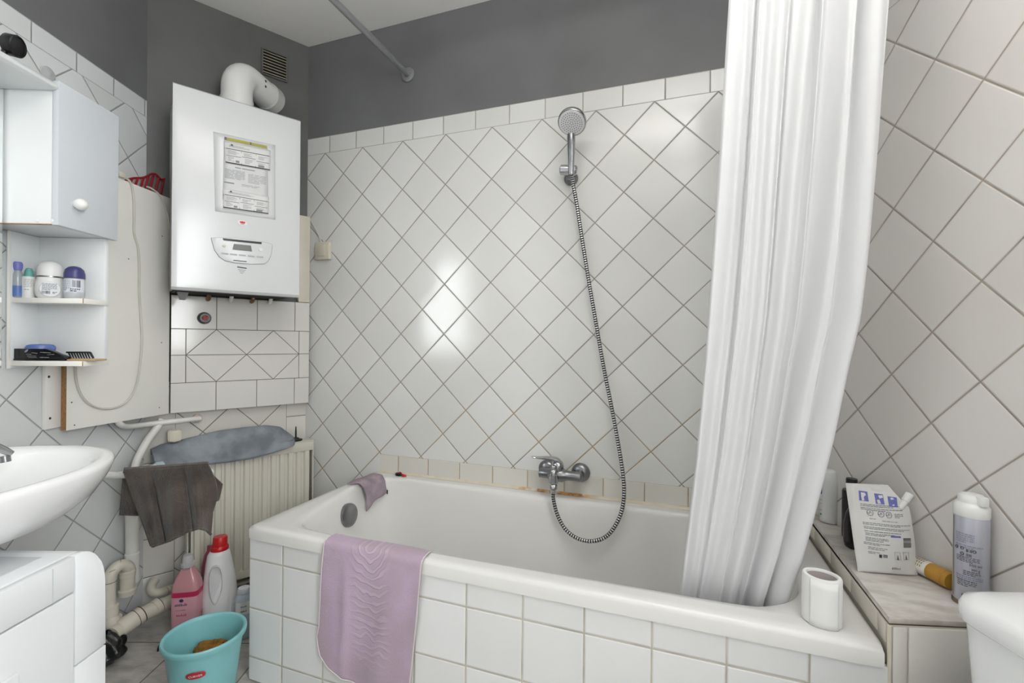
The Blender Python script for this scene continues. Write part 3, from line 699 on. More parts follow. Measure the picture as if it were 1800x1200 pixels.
# squash the round badge to an oval through its mesh
for v_ in badge.data.vertices:
    l = W.loc(ROOT[badge.name] @ v_.co); l = (badge_c.x + (l[0]-badge_c.x)*1.0, l[1], badge_c.z + (l[2]-badge_c.z)*.62); v_.co = ROOT[badge.name].inverted() @ W.p(l)
mb = MB(W)
for k in (-1, 0, 1):
    cx = badge_c.x + k*.0044; h_ = .0105 if k == 0 else .0085
    mb.prism([(cx + .0038*math.sin(t)*(1-.3*math.cos(t)) + k*.0010*(1-math.cos(t)), badge_c.z + .0018 + h_*.5*(-math.cos(t))) for t in [2*PI*i/12 for i in range(12)]], bd+.0022, bd+.0028, 'y')
mb.build('flame_mark', mat('flame red', 'd22f26', .4), badge, angle=0)
MB(W).text('Bulex', .0052, (badge_c.x, bd+.0027, badge_c.z-.0052), bx, bzv).build('lettering', M_ink, badge, angle=0)
# control panel
cpx = [(371, 418), (383, 418), (420, 419), (455, 424), (473, 428), (478, 430), (478.5, 434), (476, 448), (471, 459), (464, 464), (440, 464), (412, 462), (395, 458), (386, 452), (377, 440)]
cpp = [(W.hit(x, y, bd)[0], W.hit(x, y, bd)[2]) for x, y in cpx]
cpl = MB(W).prism(cpp, bd-.002, bd+.004, 'y', .0012).build('control_panel', mat('control panel', 'd8dadb', .3), boil)
mb = MB(W); ring = [(a, bd+.0022, b) for a, b in cpp]; mb.tube(ring, .0009, 6, closed=True); mb.build('panel_edge', mat('panel groove', '77797b', .5), cpl)
def pq(px, py): q = W.hit(px, py, bd+.004); return (q[0], q[2])
MB(W).prism([pq(391, 418.5), pq(460, 425.5), pq(459.5, 429), pq(393, 422.5)], bd+.004, bd+.0052, 'y').build('dark_strip', M_black, cpl, angle=0)['label'] = 'glossy black strip'
disp = MB(W).prism([pq(411, 428.5), pq(441, 431.5), pq(443, 442), pq(408.5, 438.5)], bd+.004, bd+.0052, 'y', .0004).build('display', mat('lcd grey', '6f736f', .25), cpl, angle=0)
disp['label'] = 'grey liquid crystal display'
mb = MB(W)
for u in (.35, .5): q = pq(408+34*u, 437+2*u); mb.box((q[0]-.004, bd+.0052, q[1]-.003), (q[0]+.003, bd+.0055, q[1]+.005))
q = pq(394, 432); MB(W).lathe([(0, 0), (.0055, 0), (.005, .003), (.003, .0036), (.003, .0028), (0, .0028)], (q[0], bd+.004, q[1]), 20, ax=(0, 1, 0)).build('button', M_cream, cpl)
q = pq(458, 438.5); MB(W).lathe([(0, 0), (.0075, 0), (.0070, .004), (.004, .0048), (0, .0048)], (q[0], bd+.004, q[1]), 20, ax=(0, 1, 0)).build('button', M_plastic, cpl)
for i in range(5):
    q = pq(395 + 15.5*i, 445.5 + 1.45*i); MB(W).box((q[0]-.0115, bd+.004, q[1]-.0028), (q[0]+.0115, bd+.0058, q[1]+.0028), .0008).build('button', mat('grey buttons', 'b4b6b7', .4), cpl)
q = pq(422, 458.5); MB(W).box((q[0]-.022, bd+.004, q[1]-.0022), (q[0]+.022, bd+.0048, q[1]+.0022), .0008).build('grip_slot', mat('panel groove', '77797b', .5), cpl)
mb = MB(W); q = bq(417, 468); mb.quad(*[(q[0]+x, bd+.0008, q[2]+z) for x, z in ((0, 0), (.032, -.002), (.032, -.006), (0, -.004))])
for i in range(3): mb.quad(*[(q[0]+x, bd+.0008, q[2]-.011-.006*i+z) for x, z in ((0.002+.004*i, 0), (.028-.004*i, -.001), (.028-.004*i, -.0024), (.002+.004*i, -.0012))])
mb.build('rating_label', M_ink, boil, angle=0)
# underside fittings
for k, (s_, d_) in enumerate(((.12, .15), (.20, .14), (.28, .15), (.36, .14), (.43, .15))):
    MB(W).tube([(s_, .085, bz0+.02), (s_, .080, bz0+.003), (s_, .070, bz0-.010), (s_, .050, bz0-.012)], .008, 10).build('pipe_stub', mat('copper pipe', '8a6a4c', .45, .7) if k % 2 else M_wpipe, boil)
MB(W).box((b0+.012, .03, bz0+.004), (b1-.012, bd-.035, bz0+.013)).build('gap_shade_plate', M_dark, boil, angle=0)  # near-black plate puts the shade of the gap under the casing into colour
q = W.hit(323, 519, .27); MB(W).prism([(q[0]-.02, q[2]+.012), (q[0]+.016, q[2]+.012), (q[0]+.004, q[2]-.016), (q[0]-.012, q[2]-.016)], .262, .268, 'y').build('bracket', mat('dark grey bracket', '5a5a5a', .6), boil, angle=0)
# flue
fs, fd, fz = .278, .165, 2.158
flue = thing('flue_pipe', 'thick white flue elbow rising from the boiler top into the wall', 'flue pipe', M=W.M @ Matrix.Translation((fs, -fd, bz1)))
dirv = Vector((.175, -.165, 0)); le = dirv.length; dirv.normalize()
arc = [(fs, fd, bz1-.002), (fs, fd, 2.05)] + [tuple(Vector((fs, fd, 2.085)) + dirv*(.075*(1-math.cos(a))) + Vector((0, 0, .075*math.sin(a)))) for a in [PI/2*i/10 for i in range(11)]] + [tuple(Vector((fs, fd, 2.16)) + dirv*(le-.004))]
MB(W).tube(arc, .0565, 32).build('elbow', M_plastic, flue, angle=60)
mb = MB(W); mb.lathe([(.0565, 0), (.0595, .001), (.0595, .060), (.0565, .062)], (fs, fd, bz1), 32); mb.build('collar', M_plastic, flue)
e_ = Vector((fs, fd, 2.16)) + dirv*(le-.055); MB(W).lathe([(.0565, 0), (.060, .001), (.060, .048), (.0565, .05)], e_, 32, ax=dirv).build('collar', mat('grey flue collar', 'c9c9c6', .4), flue)
q = Vector((fs-.045, fd+.035, bz1+.012)); MB(W).box(tuple(q), tuple(q+Vector((.006, .004, .035))), .001).build('clip', mat('brass clip', 'a49a52', .4, .6), flue)
q = Vector((fs, fd, 2.16)) + dirv*.10; mb = MB(W)
for dz_ in (.0, -.022): mb.lathe([(0, 0), (.005, 0), (.005, .003), (0, .003)], q + Vector((dirv.y*-.054, dirv.x*.054, .012+dz_)) , 12, ax=(-dirv.y, dirv.x, .2))
mb.build('test_points', M_ink, flue)
# ventilation grille
g0 = W.hit(463, 95); g1 = W.hit(503, 135)
vent = thing('vent_grille', 'small slatted ventilation grille high on the grey wall beside flue', 'grille', M=W.M @ Matrix.Translation((.455, 0, 2.32)))
MB(W).box((.405, .0005, 2.270), (.506, .004, 2.380), .001).build('backing', M_dark, vent, angle=0)
mb = MB(W); mb.box((.400, .001, 2.265), (.407, .010, 2.385), .001); mb.box((.503, .001, 2.265), (.510, .010, 2.385), .001); mb.box((.407, .001, 2.379), (.503, .010, 2.385)); mb.box((.407, .001, 2.265), (.503, .010, 2.271)); mb.build('frame', M_paintd, vent, angle=30)
mb = MB(W)
for i in range(8):
    z_ = 2.276 + i*.0132; mb.prism([(.003, z_+.006), (.004, z_+.0075), (.011, z_+.0015), (.010, z_)], .4065, .5035, 'x')
mb.build('slats', mat('tan slats', 'b5ad9a', .6, var=.2, vscale=30), vent, angle=0)
# tiled boxing under the boiler
x0, x1, z0, z1, D = .078, .606, .776, 1.249, .042
boxg = thing('pipe_boxing', 'tiled boxing with diamond pattern below the boiler', 'boxing', M=W.M @ Matrix.Translation((.34, 0, z0)))
M_box = mat('boxing tiles', 'd8d6d1', .12, var=.03, vscale=5)
MB(W).box((x0+.001, .002, z0+.001), (x1-.001, D-.002, z1-.001)).build('grout_body', mat('dark grout', '6f6a63', .8), boxg, angle=0)
polys = []
for a, b in ((x0, .233), (.233, .385), (.385, .541), (.541, x1)): polys.append([(a, 1.114), (b, 1.114), (b, z1), (a, z1)]); polys.append([(a, z0), (b, z0), (b, .896), (a, .896)])
for zt, zb in ((1.114, 1.008), (.896, 1.008)):
    polys += [[(x0, zb), (.128, zb), (.128, zt), (x0, zt)], [(.128, zb), (.233, zt), (.128, zt)], [(.128, zb), (.345, zb), (.233, zt)], [(.233, zt), (.345, zb), (.451, zt)], [(.345, zb), (.56, zb), (.451, zt)],
              [(.451, zt), (.56, zb), (.56, zt)], [(.56, zb), (x1, zb), (x1, zt), (.56, zt)]]
mb = MB(W)
for p in polys: mb.prism(inset_poly(p, .0012), D-.006, D, 'y', .0008, 1)
mb.build('tile_facing', M_box, boxg, angle=30)
q = W.hit(359, 559, D); kn = MB(W).lathe([(0, 0), (.024, 0), (.025, .004), (.023, .010), (.020, .022), (.018, .026), (0, .026)], (q[0], D, q[2]), 28, ax=(0, 1, 0)).build('shut_off_knob', M_black, boxg)
MB(W).lathe([(.0105, .024), (.0105, .030), (.009, .032), (0, .032)], (q[0], D, q[2]), 20, ax=(0, 1, 0)).build('red_button', mat('worn red button', 'a8403c', .6, var=.4, vscale=200), kn)
# cream board at the right of the boiler
o = MB(W).box((.556, .002, 1.2495), (.606, .040, 1.655), .003).build('pipe_cover', M_cream, M=W.M @ Matrix.Translation((.58, 0, 1.25)))
tag(o, 'narrow cream pipe cover board standing between boiler and back wall', 'pipe cover')

# ------------------------------------------------------------------ white board panel left of the boiler
p0 = L.p(L.hit(116, 755, .030)); p1 = W.p((x0-.004, D+.002, 0))
PF = Frame((p0.x, p0.y), math.atan2(p1.y-p0.y, p1.x-p0.x)); PL = math.hypot(p1.x-p0.x, p1.y-p0.y)
za, zb = PF.hit(116, 757)[2], PF.hit(300, 726)[2]; ta, tb = PF.hit(212, 312)[2], PF.hit(301, 349)[2]
pan = thing('access_board', 'large white melamine board boxing in pipes between cabinet and boiler', 'board', M=PF.M @ Matrix.Translation((PL/2, 0, za)))
M_mela = mat('yellowed melamine', 'f2f0ea', .35, var=.05, vscale=3)
MB(PF).prism([(.001, za), (PL, zb), (PL, tb), (.001, ta-.0)], -.016, 0, 'y', .0012).build('board', M_mela, pan, angle=30)
MB(PF).prism([(-.0015, za+.001), (.001, za+.001), (.001, 1.6), (-.0015, 1.6)], -.016, -.0005, 'y').build('raw_edge', M_wood, pan, angle=0)['label'] = 'raw brown chipboard edge'
bt0 = L.hit(80, 700, .012); bt1 = L.hit(108, 700, .012)
zb0 = L.hit(80, 755, .012)[2]
MB(L).box((bt0[0], .001, zb0), (bt1[0], .013, 1.62), .001).build('batten', M_mela, pan, angle=30)
mb = MB(L)
for px, py in ((86, 662), (88, 735)): q = L.hit(px, py, .013); MB(L).lathe([(0, 0), (.004, 0), (.003, .001), (0, .001)], (q[0], .013, q[2]), 12, ax=(0, 1, 0)).build('screw', M_ink, pan)
for px, py in ((126, 707), (280, 716), (131, 747), (226, 455), (285, 415), (284, 602)): q = PF.hit(px, py, 0); MB(PF).lathe([(0, 0), (.0022, 0), (.0016, .0008), (0, .0008)], (q[0], 0, q[2]), 10, ax=(0, 1, 0)).build('pin', M_ink, pan)
# cables on the board
M_cable = mat('white cable', 'cbc8be', .4)
c1 = [PF.hit(x, y, .003) for x, y in ((216, 312), (228, 319), (234, 345), (235, 380), (235, 410), (242, 436), (244, 470), (244, 510), (247, 560), (249, 600), (245, 645), (238, 680), (224, 704), (203, 716), (180, 718), (158, 711), (143, 696), (134, 672), (132, 646), (134, 610))]
cb = thing('electric_cable', 'long white cable hanging in a loop down the white board', 'cable', M=PF.M @ Matrix.Translation((c1[0][0], 0, c1[0][2])))
MB(PF).tube(resample(spline([(a_, b_+.0015, c_) for a_, b_, c_ in c1], 8), 140), .0036, 8).build('cable', M_cable, cb)
q = PF.hit(214, 307, .004); MB(PF).box((q[0]-.012, -.004, q[2]-.010), (q[0]+.010, .010, q[2]+.008), .002).build('connector', M_cream, cb)['label'] = 'cream cable connector'
c2 = [PF.hit(x, y, d) for x, y, d in ((258, 328, -.010), (266, 331, .003), (279, 341, .003), (288, 358, .003), (295, 380, .003), (299, 410, .003), (301, 440, .003), (301, 470, .003), (300, 490, -.004))]
o = MB(PF).tube(resample(spline(c2, 8), 60), .0028, 8).build('electric_cable', M_cable, M=PF.M @ Matrix.Translation((c2[4][0], 0, c2[4][2])))
tag(o, 'short white cable along the right edge of the white board', 'cable')
# red slotted rack behind the board
RD = -.045
ro = [PF.hit(x, y, RD) for x, y in ((222, 316), (236, 313), (250, 312.5), (258, 310), (265, 306), (273, 306), (278, 311), (283, 315.5), (290, 314.5), (295, 317), (298, 324), (300, 331))]
rk = thing('plastic_rack', 'red slotted plastic rack poking up behind the white board', 'rack', M=PF.M @ Matrix.Translation((ro[5][0], -RD, ro[0][2]-.07)))
zl = min(p[2] for p in ro) - .045
MB(PF).tube(resample(spline(ro, 6), 50), .0042, 8).build('rim', mat('dark red plastic', '8e1620', .35), rk)
mb = MB(PF)
for i, p in enumerate(resample(spline(ro, 6), 10)):
    mb.tube([tuple(p), (p.x-.022, RD, zl)], .0042, 8)
mb.tube([(ro[0][0]-.02, RD, zl), (ro[-1][0]-.012, RD, zl)], .0042, 8)
mb.build('bars', mat('dark red plastic', '8e1620', .35), rk)
MB(PF).box((ro[0][0]-.03, RD-.028, zl-.03), (ro[-1][0], RD+.006, zl-.004), .003).build('tray', mat('dark red plastic', '8e1620', .35), rk)
# switch
s0, s1 = B.hit(558, 427), B.hit(585, 457)
sw = thing('light_switch', 'small cream light switch on the tiled back wall', 'switch', M=B.M @ Matrix.Translation(((s0[0]+s1[0])/2, 0, (s0[2]+s1[2])/2)))
zc = (s0[2]+s1[2])/2; hc = .041; xc = (s0[0]+s1[0])/2
MB(B).box((xc-hc, .001, zc-hc), (xc+hc, .022, zc+hc), .005).build('housing', M_cream, sw)
MB(B).box((xc-.022, .022, zc-.026), (xc+.022, .027, zc+.026), .002).build('rocker', M_cream, sw)
cc = [B.hit(x, y, .006) for x, y in ((544, 384), (549, 393), (556, 405), (562, 418), (565, 430))]
o = MB(B).tube(resample(spline(cc, 6), 24), .0035, 8).build('electric_cable', M_cable, M=B.M @ Matrix.Translation((cc[2][0], 0, cc[2][2])))
tag(o, 'short white cable running down to the cream light switch', 'cable')

# ================================================================== RADIATOR
r0, r1, rz0, rz1, rd0, rd1 = .129, .607, .065, .612, .045, .112
rad = thing('radiator', 'cream ribbed panel radiator in the corner below the tiled boxing', 'radiator', M=W.M @ Matrix.Translation(((r0+r1)/2, -.08, rz0)))
M_rad = mat('radiator enamel', 'd9d6c9', .3, var=.05, vscale=5)
nr = 13; pr = []
for i in range(nr):
    a = r0+.014 + (r1-r0-.028)*i/nr; w_ = (r1-r0-.028)/nr
    pr += [(a, rd1-.010), (a+w_*.22, rd1-.010), (a+w_*.36, rd1), (a+w_*.84, rd1), (a+w_*.98, rd1-.010)]
pr += [(r1-.014, rd1-.010), (r1-.014, rd1-.016), (r0+.014, rd1-.016)]
MB(W).prism(pr, rz0+.03, rz1-.045).build('ribbed_panel', M_rad, rad, angle=25)
mb = MB(W); mb.box((r0+.003, rd1-.014, rz1-.046), (r1-.003, rd1+.001, rz1-.003), .005); mb.build('rail', M_rad, rad); MB(W).box((r0+.003, rd1-.014, rz0), (r1-.003, rd1+.001, rz0+.034), .005).build('rail', M_rad, rad)
MB(W).box((r0+.006, rd0, rz0+.01), (r1-.006, rd0+.012, rz1-.01), .004).build('heating_panel', M_rad, rad)
for a, b in ((r0, r0+.004), (r1-.004, r1)): MB(W).box((a, rd0, rz0+.01), (b, rd1+.0005, rz1-.001), .001).build('cover_strip', M_rad, rad, angle=30)
MB(W).box((r0, rd0, rz1-.003), (r1, rd1, rz1), .001).build('cover_grille', M_rad, rad, angle=30)
MB(W).box((r1-.0002, rd1-.012, rz1-.14), (r1+.0012, rd1-.006, rz1-.02)).build('rust_streak', mat('rust', '4a2d1c', .9), rad, angle=0)
MB(W).tube([(r1-.03, .075, rz0+.02), (r1-.03, .075, .034), (r1-.2, .07, .03), (r0+.02, .06, .03), (r0-.06, .04, .034)], .010, 12).build('return_pipe', M_pipe, rad)
q = W.hit(307, 765, .075)
mb = MB(W); prof = [(.0, -.022), (.020, -.022), (.022, -.018), (.022, .016), (.020, .021), (0, .021)]
mb.lathe(prof, (q[0], .075, q[2]), 24)
for i in range(24):
    a = 2*PI*i/24; mb.box((q[0]+.0215*math.cos(a)-.0013, .075+.0215*math.sin(a)-.0013, q[2]-.017), (q[0]+.0215*math.cos(a)+.0013, .075+.0215*math.sin(a)+.0013, q[2]+.015))
mb.build('thermostat_knob', M_cream, rad)
MB(W).tube([(q[0], .075, q[2]-.02), (q[0], .075, q[2]-.07), (q[0]+.05, .075, q[2]-.085), (r0+.01, .075, q[2]-.09)], .011, 12).build('valve', M_dchrome, rad)
# black pricket on top
q = W.hit(520, 766, .08); pk = thing('candle_spike', 'black metal candle spike standing on the radiator right end', 'candle holder', M=W.M @ Matrix.Translation((q[0], -q[1], rz1)))
qd = min(q[1], .085)
MB(W).lathe([(0, .001), (.027, .001), (.029, .005), (.026, .008), (.016, .009), (.013, .014), (.007, .016), (0, .016)], (q[0], qd, rz1), 28, sy=.8).build('dish', mat('black iron', '171410', .5), pk)
MB(W).tube([(q[0], qd, rz1+.012), (q[0], qd, rz1+.045), (q[0], qd, rz1+.066)], [.0042, .0038, .0022], 10).build('spike', mat('black iron', '171410', .5), pk)
# grey cloth over the radiator
M_gcl = mat('grey blue cloth', '92989f', .95, var=.2, vscale=11, bump=.004, bscale=45, col2='70757c')
up = [W.hit(x, y, .055) for x, y in ((266, 792), (283, 783), (330, 771), (385, 759), (430, 752), (465, 749), (490, 752), (505, 762), (516, 771))]
lw = [W.hit(x, y, .128) for x, y in ((270, 808), (276, 816), (310, 820), (365, 816), (400, 812), (440, 806), (475, 797), (500, 789), (516, 783))]
ul = [0, .07, .22, .42, .58, .72, .84, .93, 1.]
def rc_(u, v):
    us, uz = interp(u, ul, [p[0] for p in up]), interp(u, ul, [max(p[2], rz1+.006) if p[0] > r0 else p[2] for p in up])
    fs_, fz_ = interp(u, ul, [p[0] for p in lw]), interp(u, ul, [p[2] for p in lw])
    th = v*PI
    if v < .5: t = v/.5; d = .018+.05*t; z = rz1+.006 + (uz-rz1-.006)*math.sin(t*PI/2); s_ = us
    else:
        t = (v-.5)/.5; d = .068 + .060*math.sin(t*PI/2); z = uz + (fz_-uz)*(t**1.3); s_ = us + (fs_-us)*t
        if s_ > r0 and d < rd1+.012: z = max(z, rz1+.006)
    z += .0015*math.sin(15*u+5*v)*math.sin(PI*v)
    d += .004*math.sin(13*u+9*v)*math.sin(PI*v)
    return (s_, d, z)
o = MB(W).grid(rc_, 90, 28).build('cleaning_cloth', M_gcl, M=W.M @ Matrix.Translation((.28, -.08, rz1)), angle=180, solid=.007, soff=1)
tag(o, 'long grey-blue cloth drying over the top of the radiator', 'cloth')

# ================================================================== PIPES IN THE CORNER
hp_ = thing('heating_pipes', 'thin white heating pipes coming out under the white board and boxing', 'pipes', loc=(-1.3, 1.7, .8))
MB().tube(resample(spline([W.p(W.hit(352, 735, .03)), W.p(W.hit(310, 740, .06)), at(262, 745, 1.76), at(226, 749, 1.68), at(212, 746, 1.63), at(206, 737, 1.62)], 8), 50), .0105, 12).build('branch_pipe', M_wpipe, hp_)
MB().tube(resample(spline([at(284, 738, 1.80), at(276, 752, 1.78), at(262, 770, 1.76), at(249, 792, 1.73), at(240, 812, 1.71), at(233, 840, 1.69)], 8), 40), .0135, 12).build('down_pipe', M_wpipe, hp_)
q = W.hit(347, 735, .02); MB(W).lathe([(.017, 0), (.017, .02), (.0135, .022), (.0135, .03), (0, .03)], (q[0], .002, q[2]), 16, ax=(0, 1, 0)).build('coupling', mat('pale copper fitting', 'c7b3a4', .4, .3), hp_)
dp = thing('drain_pipes', 'aged white plastic waste pipes with siphon bend, behind the white cabinet', 'pipes', loc=(-1.37, 1.62, 0))
YV = 1.675
MB().tube([at(231, 832, YV), at(232, 900, YV), at(233, 1000, YV), at(234, 1022, YV)], .0200, 20).build('stand_pipe', M_wpipe, dp)
MB().lathe([(.0205, 0), (.0225, .001), (.0225, .03), (.0205, .032)], at(232.5, 986, YV), 20).build('pipe_socket', M_wpipe, dp)
tp = at(224, 1012, 1.630); bt = at(224, 1040, 1.630)
MB().tube(resample(spline([tuple(at(226, 1010, 1.635)), tuple(at(225, 997, 1.63)), tuple(at(213, 993, 1.61)), tuple(at(199, 1003, 1.59)), tuple(at(192, 1022, 1.578)), tuple(at(191, 1050, 1.575)), tuple(at(193, 1090, 1.575))], 8), 60), .0195, 20).build('siphon_bend', M_pipe, dp)
zc0 = bt.z
MB().lathe([(.0, -.008), (.026, -.008), (.027, -.004), (.027, .010), (.024, .012), (.022, .014), (.022, .055), (.024, .057), (.024, .075), (.0205, .078), (.0, .078)], (bt.x, bt.y, zc0), 24).build('trap_cup', M_pipe, dp)
grime = mat('brown grime', '6b533c', .8, var=.4, vscale=60)
te = at(194, 1090, 1.575)
mb = MB(); mb.lathe([(.0195, 0), (.0235, .001), (.0235, .038), (.0195, .040)], (te.x, te.y, te.z+.012), 20, ax=(0, 0, 1)); mb.lathe([(.021, 0), (.0265, .001), (.0265, .028), (.021, .030)], (te.x+.002, te.y+.002, te.z-.018), 20, ax=(.15, 0, 1)); mb.build('bend_sockets', M_pipe, dp)
mp_ = [at(197, 1116, 1.530), at(215, 1102, 1.565), at(243, 1083, 1.61), at(270, 1070, 1.66), at(304, 1056, 1.73), at(322, 1050, 1.76)]
MB().tube(resample(spline([tuple(p) for p in mp_], 6), 30), .0255, 20).build('waste_pipe', M_pipe, dp)
d1 = (mp_[2]-mp_[1]).normalized()
mb = MB()
for p, l, r_ in ((mp_[1]-d1*.01, .05, .0292), (mp_[2]-d1*.02, .03, .0288), (mp_[3], .02, .0285)): mb.lathe([(.0255, 0), (r_, .001), (r_, l-.001), (.0255, l)], p, 24, ax=d1)
mb.tube([tuple(te), tuple(mp_[1]-d1*.01)], .0245, 20)
mb.build('tee_sockets', M_pipe, dp)
q1, q2 = at(272, 1032, 1.79), at(304, 1031, 1.83)
MB().tube(resample(spline([tuple(at(274, 1018, 1.80)), tuple(at(266, 1030, 1.775)), tuple(at(270, 1041, 1.76)), tuple(at(285, 1040, 1.775)), tuple(at(306, 1034, 1.82))], 6), 30), .0155, 16).build('outlet_elbow', M_pipe, dp)
mb = MB(); ax_ = (at(306, 1034, 1.82)-at(285, 1040, 1.775)).normalized()
for i in range(3): mb.lathe([(.0155, 0), (.0185, .001), (.0185, .005), (.0155, .006)], at(285, 1040, 1.775) + ax_*(.008+.013*i), 16, ax=ax_)
mb.build('threaded_collar', M_pipe, dp)
for p_, a_, r_ in ((at(192, 1022, 1.578), (0, 0, 1), .0203), (at(199, 1003, 1.59), (-.3, .1, .6), .0203), (at(213, 993, 1.61), (1, .8, .1), .0203), (mp_[1]+d1*.041, d1, .0297), (mp_[2]+d1*.011, d1, .0292), (mp_[3]+d1*.021, d1, .0265)):
    MB().lathe([(r_-.004, -.0008), (r_, -.0008), (r_, .0008), (r_-.004, .0008)], p_, 24, ax=a_).build('grimy_joint', grime, dp)
# black bag by the drain
rnd = random.Random(5); bcx = at(188, 1125, 1.50)
def bag(u, v):
    a = 2*PI*u; k = math.sin(PI*min(1, .06+v*.94)); r = (.058+.010*math.sin(5*a+7*v)+.007*math.sin(9*a-5*v))*k**.6
    return (bcx.x-.015 + r*math.cos(a), bcx.y + r*math.sin(a)*.9, .002 + .105*(1-v)**1.2 + .006*math.sin(6*a)*v*(1-v))
o = MB().grid(bag, 40, 18).build('plastic_bag', mat('black bin bag', '161917', .3, bump=.006, bscale=30), M=Matrix.Translation((bcx.x, bcx.y, 0)), angle=180)
tag(o, 'crumpled black plastic bag on the floor under the waste pipe', 'bag')
# ================================================================== MIRROR CABINET ON THE LEFT WALL
CD = .22
ca = L.hit(103, 391, CD); cb_ = L.hit(207, 424, CD)          # near and far corner of the knob door, bottom
ct = L.hit(103, 142, CD)
S0, S1 = ca[0], cb_[0]; CZ0, CZ1 = (ca[2]+cb_[2])/2, ct[2]
SP = L.hit(21, 525, .012)[0]                                   # open shelf: near end
sc_ = L.hs(146, 523, SP); SDm = sc_[1]                         # front corner of the shelves
SE = L.hit(187, 530, SDm)[0]                                   # far end
Z_up = L.hs(60, 523, SP)[2]; Z_lo = L.hs(60, 634, SP)[2]; Z_bot = L.hs(60, 646, SP)[2]
cab = thing('bathroom_cabinet', 'white mirror cabinet with knob door above open corner shelves', 'cabinet', M=L.M @ Matrix.Translation(((S0+S1)/2, 0, Z_bot)))
M_cabw = mat('cabinet white', 'e6e9ea', .3, var=.03, vscale=3)
MB(L).box((S0+.0, .004, CZ0), (S1, CD-.018, CZ1), .002).build('body', M_cabw, cab, angle=30)
dr = MB(L).box((S0-.002, CD-.017, CZ0-.003), (S1+.002, CD, CZ1+.002), .003).build('door', mat('door white', 'cdd2d7', .35), cab, angle=30)
q = L.hit(131, 359, CD)
kb = MB(L).lathe([(.009, 0), (.009, .003)] + [(.0158*math.sin(a_), .0165-.0158*math.cos(a_)) for a_ in [PI*(.22+.70*i/9) for i in range(10)]] + [(0, .0323)], (q[0], CD, q[2]), 28, ax=(0, 1, 0)).build('knob', M_plastic, dr)
for px, py in ((66, 387), (92, 388)): q = L.hs(px, py, S0-.001); MB(L).lathe([(0, 0), (.005, 0), (.004, .0015), (0, .002)], (q[0], q[1], q[2]), 14, ax=(-1, 0, 0)).build('screw_cap', M_plastic, cab)
MB(L).box((S0-.0005, .02, CZ0-.0025), (S0+.003, CD-.018, CZ0)).build('worn_edge', M_wood, cab, angle=0)['label'] = 'worn brown lower edge'
# shelf unit below
MB(L).box((SP-.006, .0015, Z_bot-.001), (SE, .010, CZ0-.0005), .001).build('panel', M_cabw, cab, angle=30)
MB(L).box((SE-.0005, .0015, Z_bot+.008), (SE+.012, SDm-.004, CZ0-.0005), .001).build('panel', M_cabw, cab, angle=30)
for zt, ov in ((Z_up, .0), (Z_lo, .004)):
    f = MB(L).prism([(SP, .010), (SP, SDm), (SE+.0115+ov, SDm-.002), (SE+.0115+ov, .010)], zt-.0145, zt, 'z', .001).build('shelf', M_mela, cab, angle=30)
    MB(L).box((SP-.0004, SDm-.0006, zt-.014), (SP+.0012, SDm+.0004, zt-.0005)).build('chipped_corner', M_wood, f, angle=0)
pp = L.hs(14, 500, SP-.004)
MB(L).box((SP-.012, .0105, Z_bot-.003), (SP-.002, pp[1]+.006, CZ0-.0005), .001).build('post', M_mela, cab, angle=30)
# mirror part (towards the camera, mostly outside the photo)
MDp = .086; MZ0 = Z_bot; MZ1 = CZ1-.01; MS0 = S0-.62
MB(L).box((MS0, .004, MZ0), (S0-.0025, MDp-.006, MZ1), .002).build('mirror_case', M_cabw, cab, angle=30)
MB(L).box((MS0+.004, MDp-.0058, MZ0+.004), (S0-.006, MDp, MZ1-.004), .001).build('mirror', mat('mirror glass', 'f2f5f5', .015, 1.), cab, angle=0)
# pelmet above the mirror
pz = L.hs(50, 157, S0-.004)[2]
prof = [(.004, pz), (CD-.012, pz), (CD-.002, pz+.004), (CD+.0, pz+.010), (CD-.006, pz+.018), (CD-.03, pz+.030), (.06, pz+.046), (.004, pz+.05)]
MB(L).prism(prof, MS0, S0-.003, 'x', .001).build('pelmet', M_cabw, cab, angle=30)
sp_ = L.hit(27, 81, .16)
spt = MB(L).lathe([(0, -.018), (.022, -.018), (.0255, -.014), (.026, .006), (.0235, .008), (.022, .004), (0, .002)], (sp_[0], .16, sp_[2]), 28, ax=(.15, .95, -.15)).build('lamp_spot', M_black, cab)
spt['label'] = 'black spot lamp on the pelmet'
MB(L).tube([(sp_[0]-.01, .145, sp_[2]-.015), (sp_[0]-.012, .14, pz+.03)], .006, 10).build('lamp_stem', M_black, cab)
q = L.hit(84, 131, .002); o = MB(L).lathe([(0, 0), (.024, 0), (.023, .004), (.012, .007), (0, .008)], (q[0], .001, q[2]), 28, ax=(0, 1, 0)).build('wall_cap', mat('grey wall cap', 'b9bbbc', .4), M=L.M @ Matrix.Translation((q[0], 0, q[2])))
tag(o, 'small round grey wall cap on the tiles above the cabinet', 'wall cap')

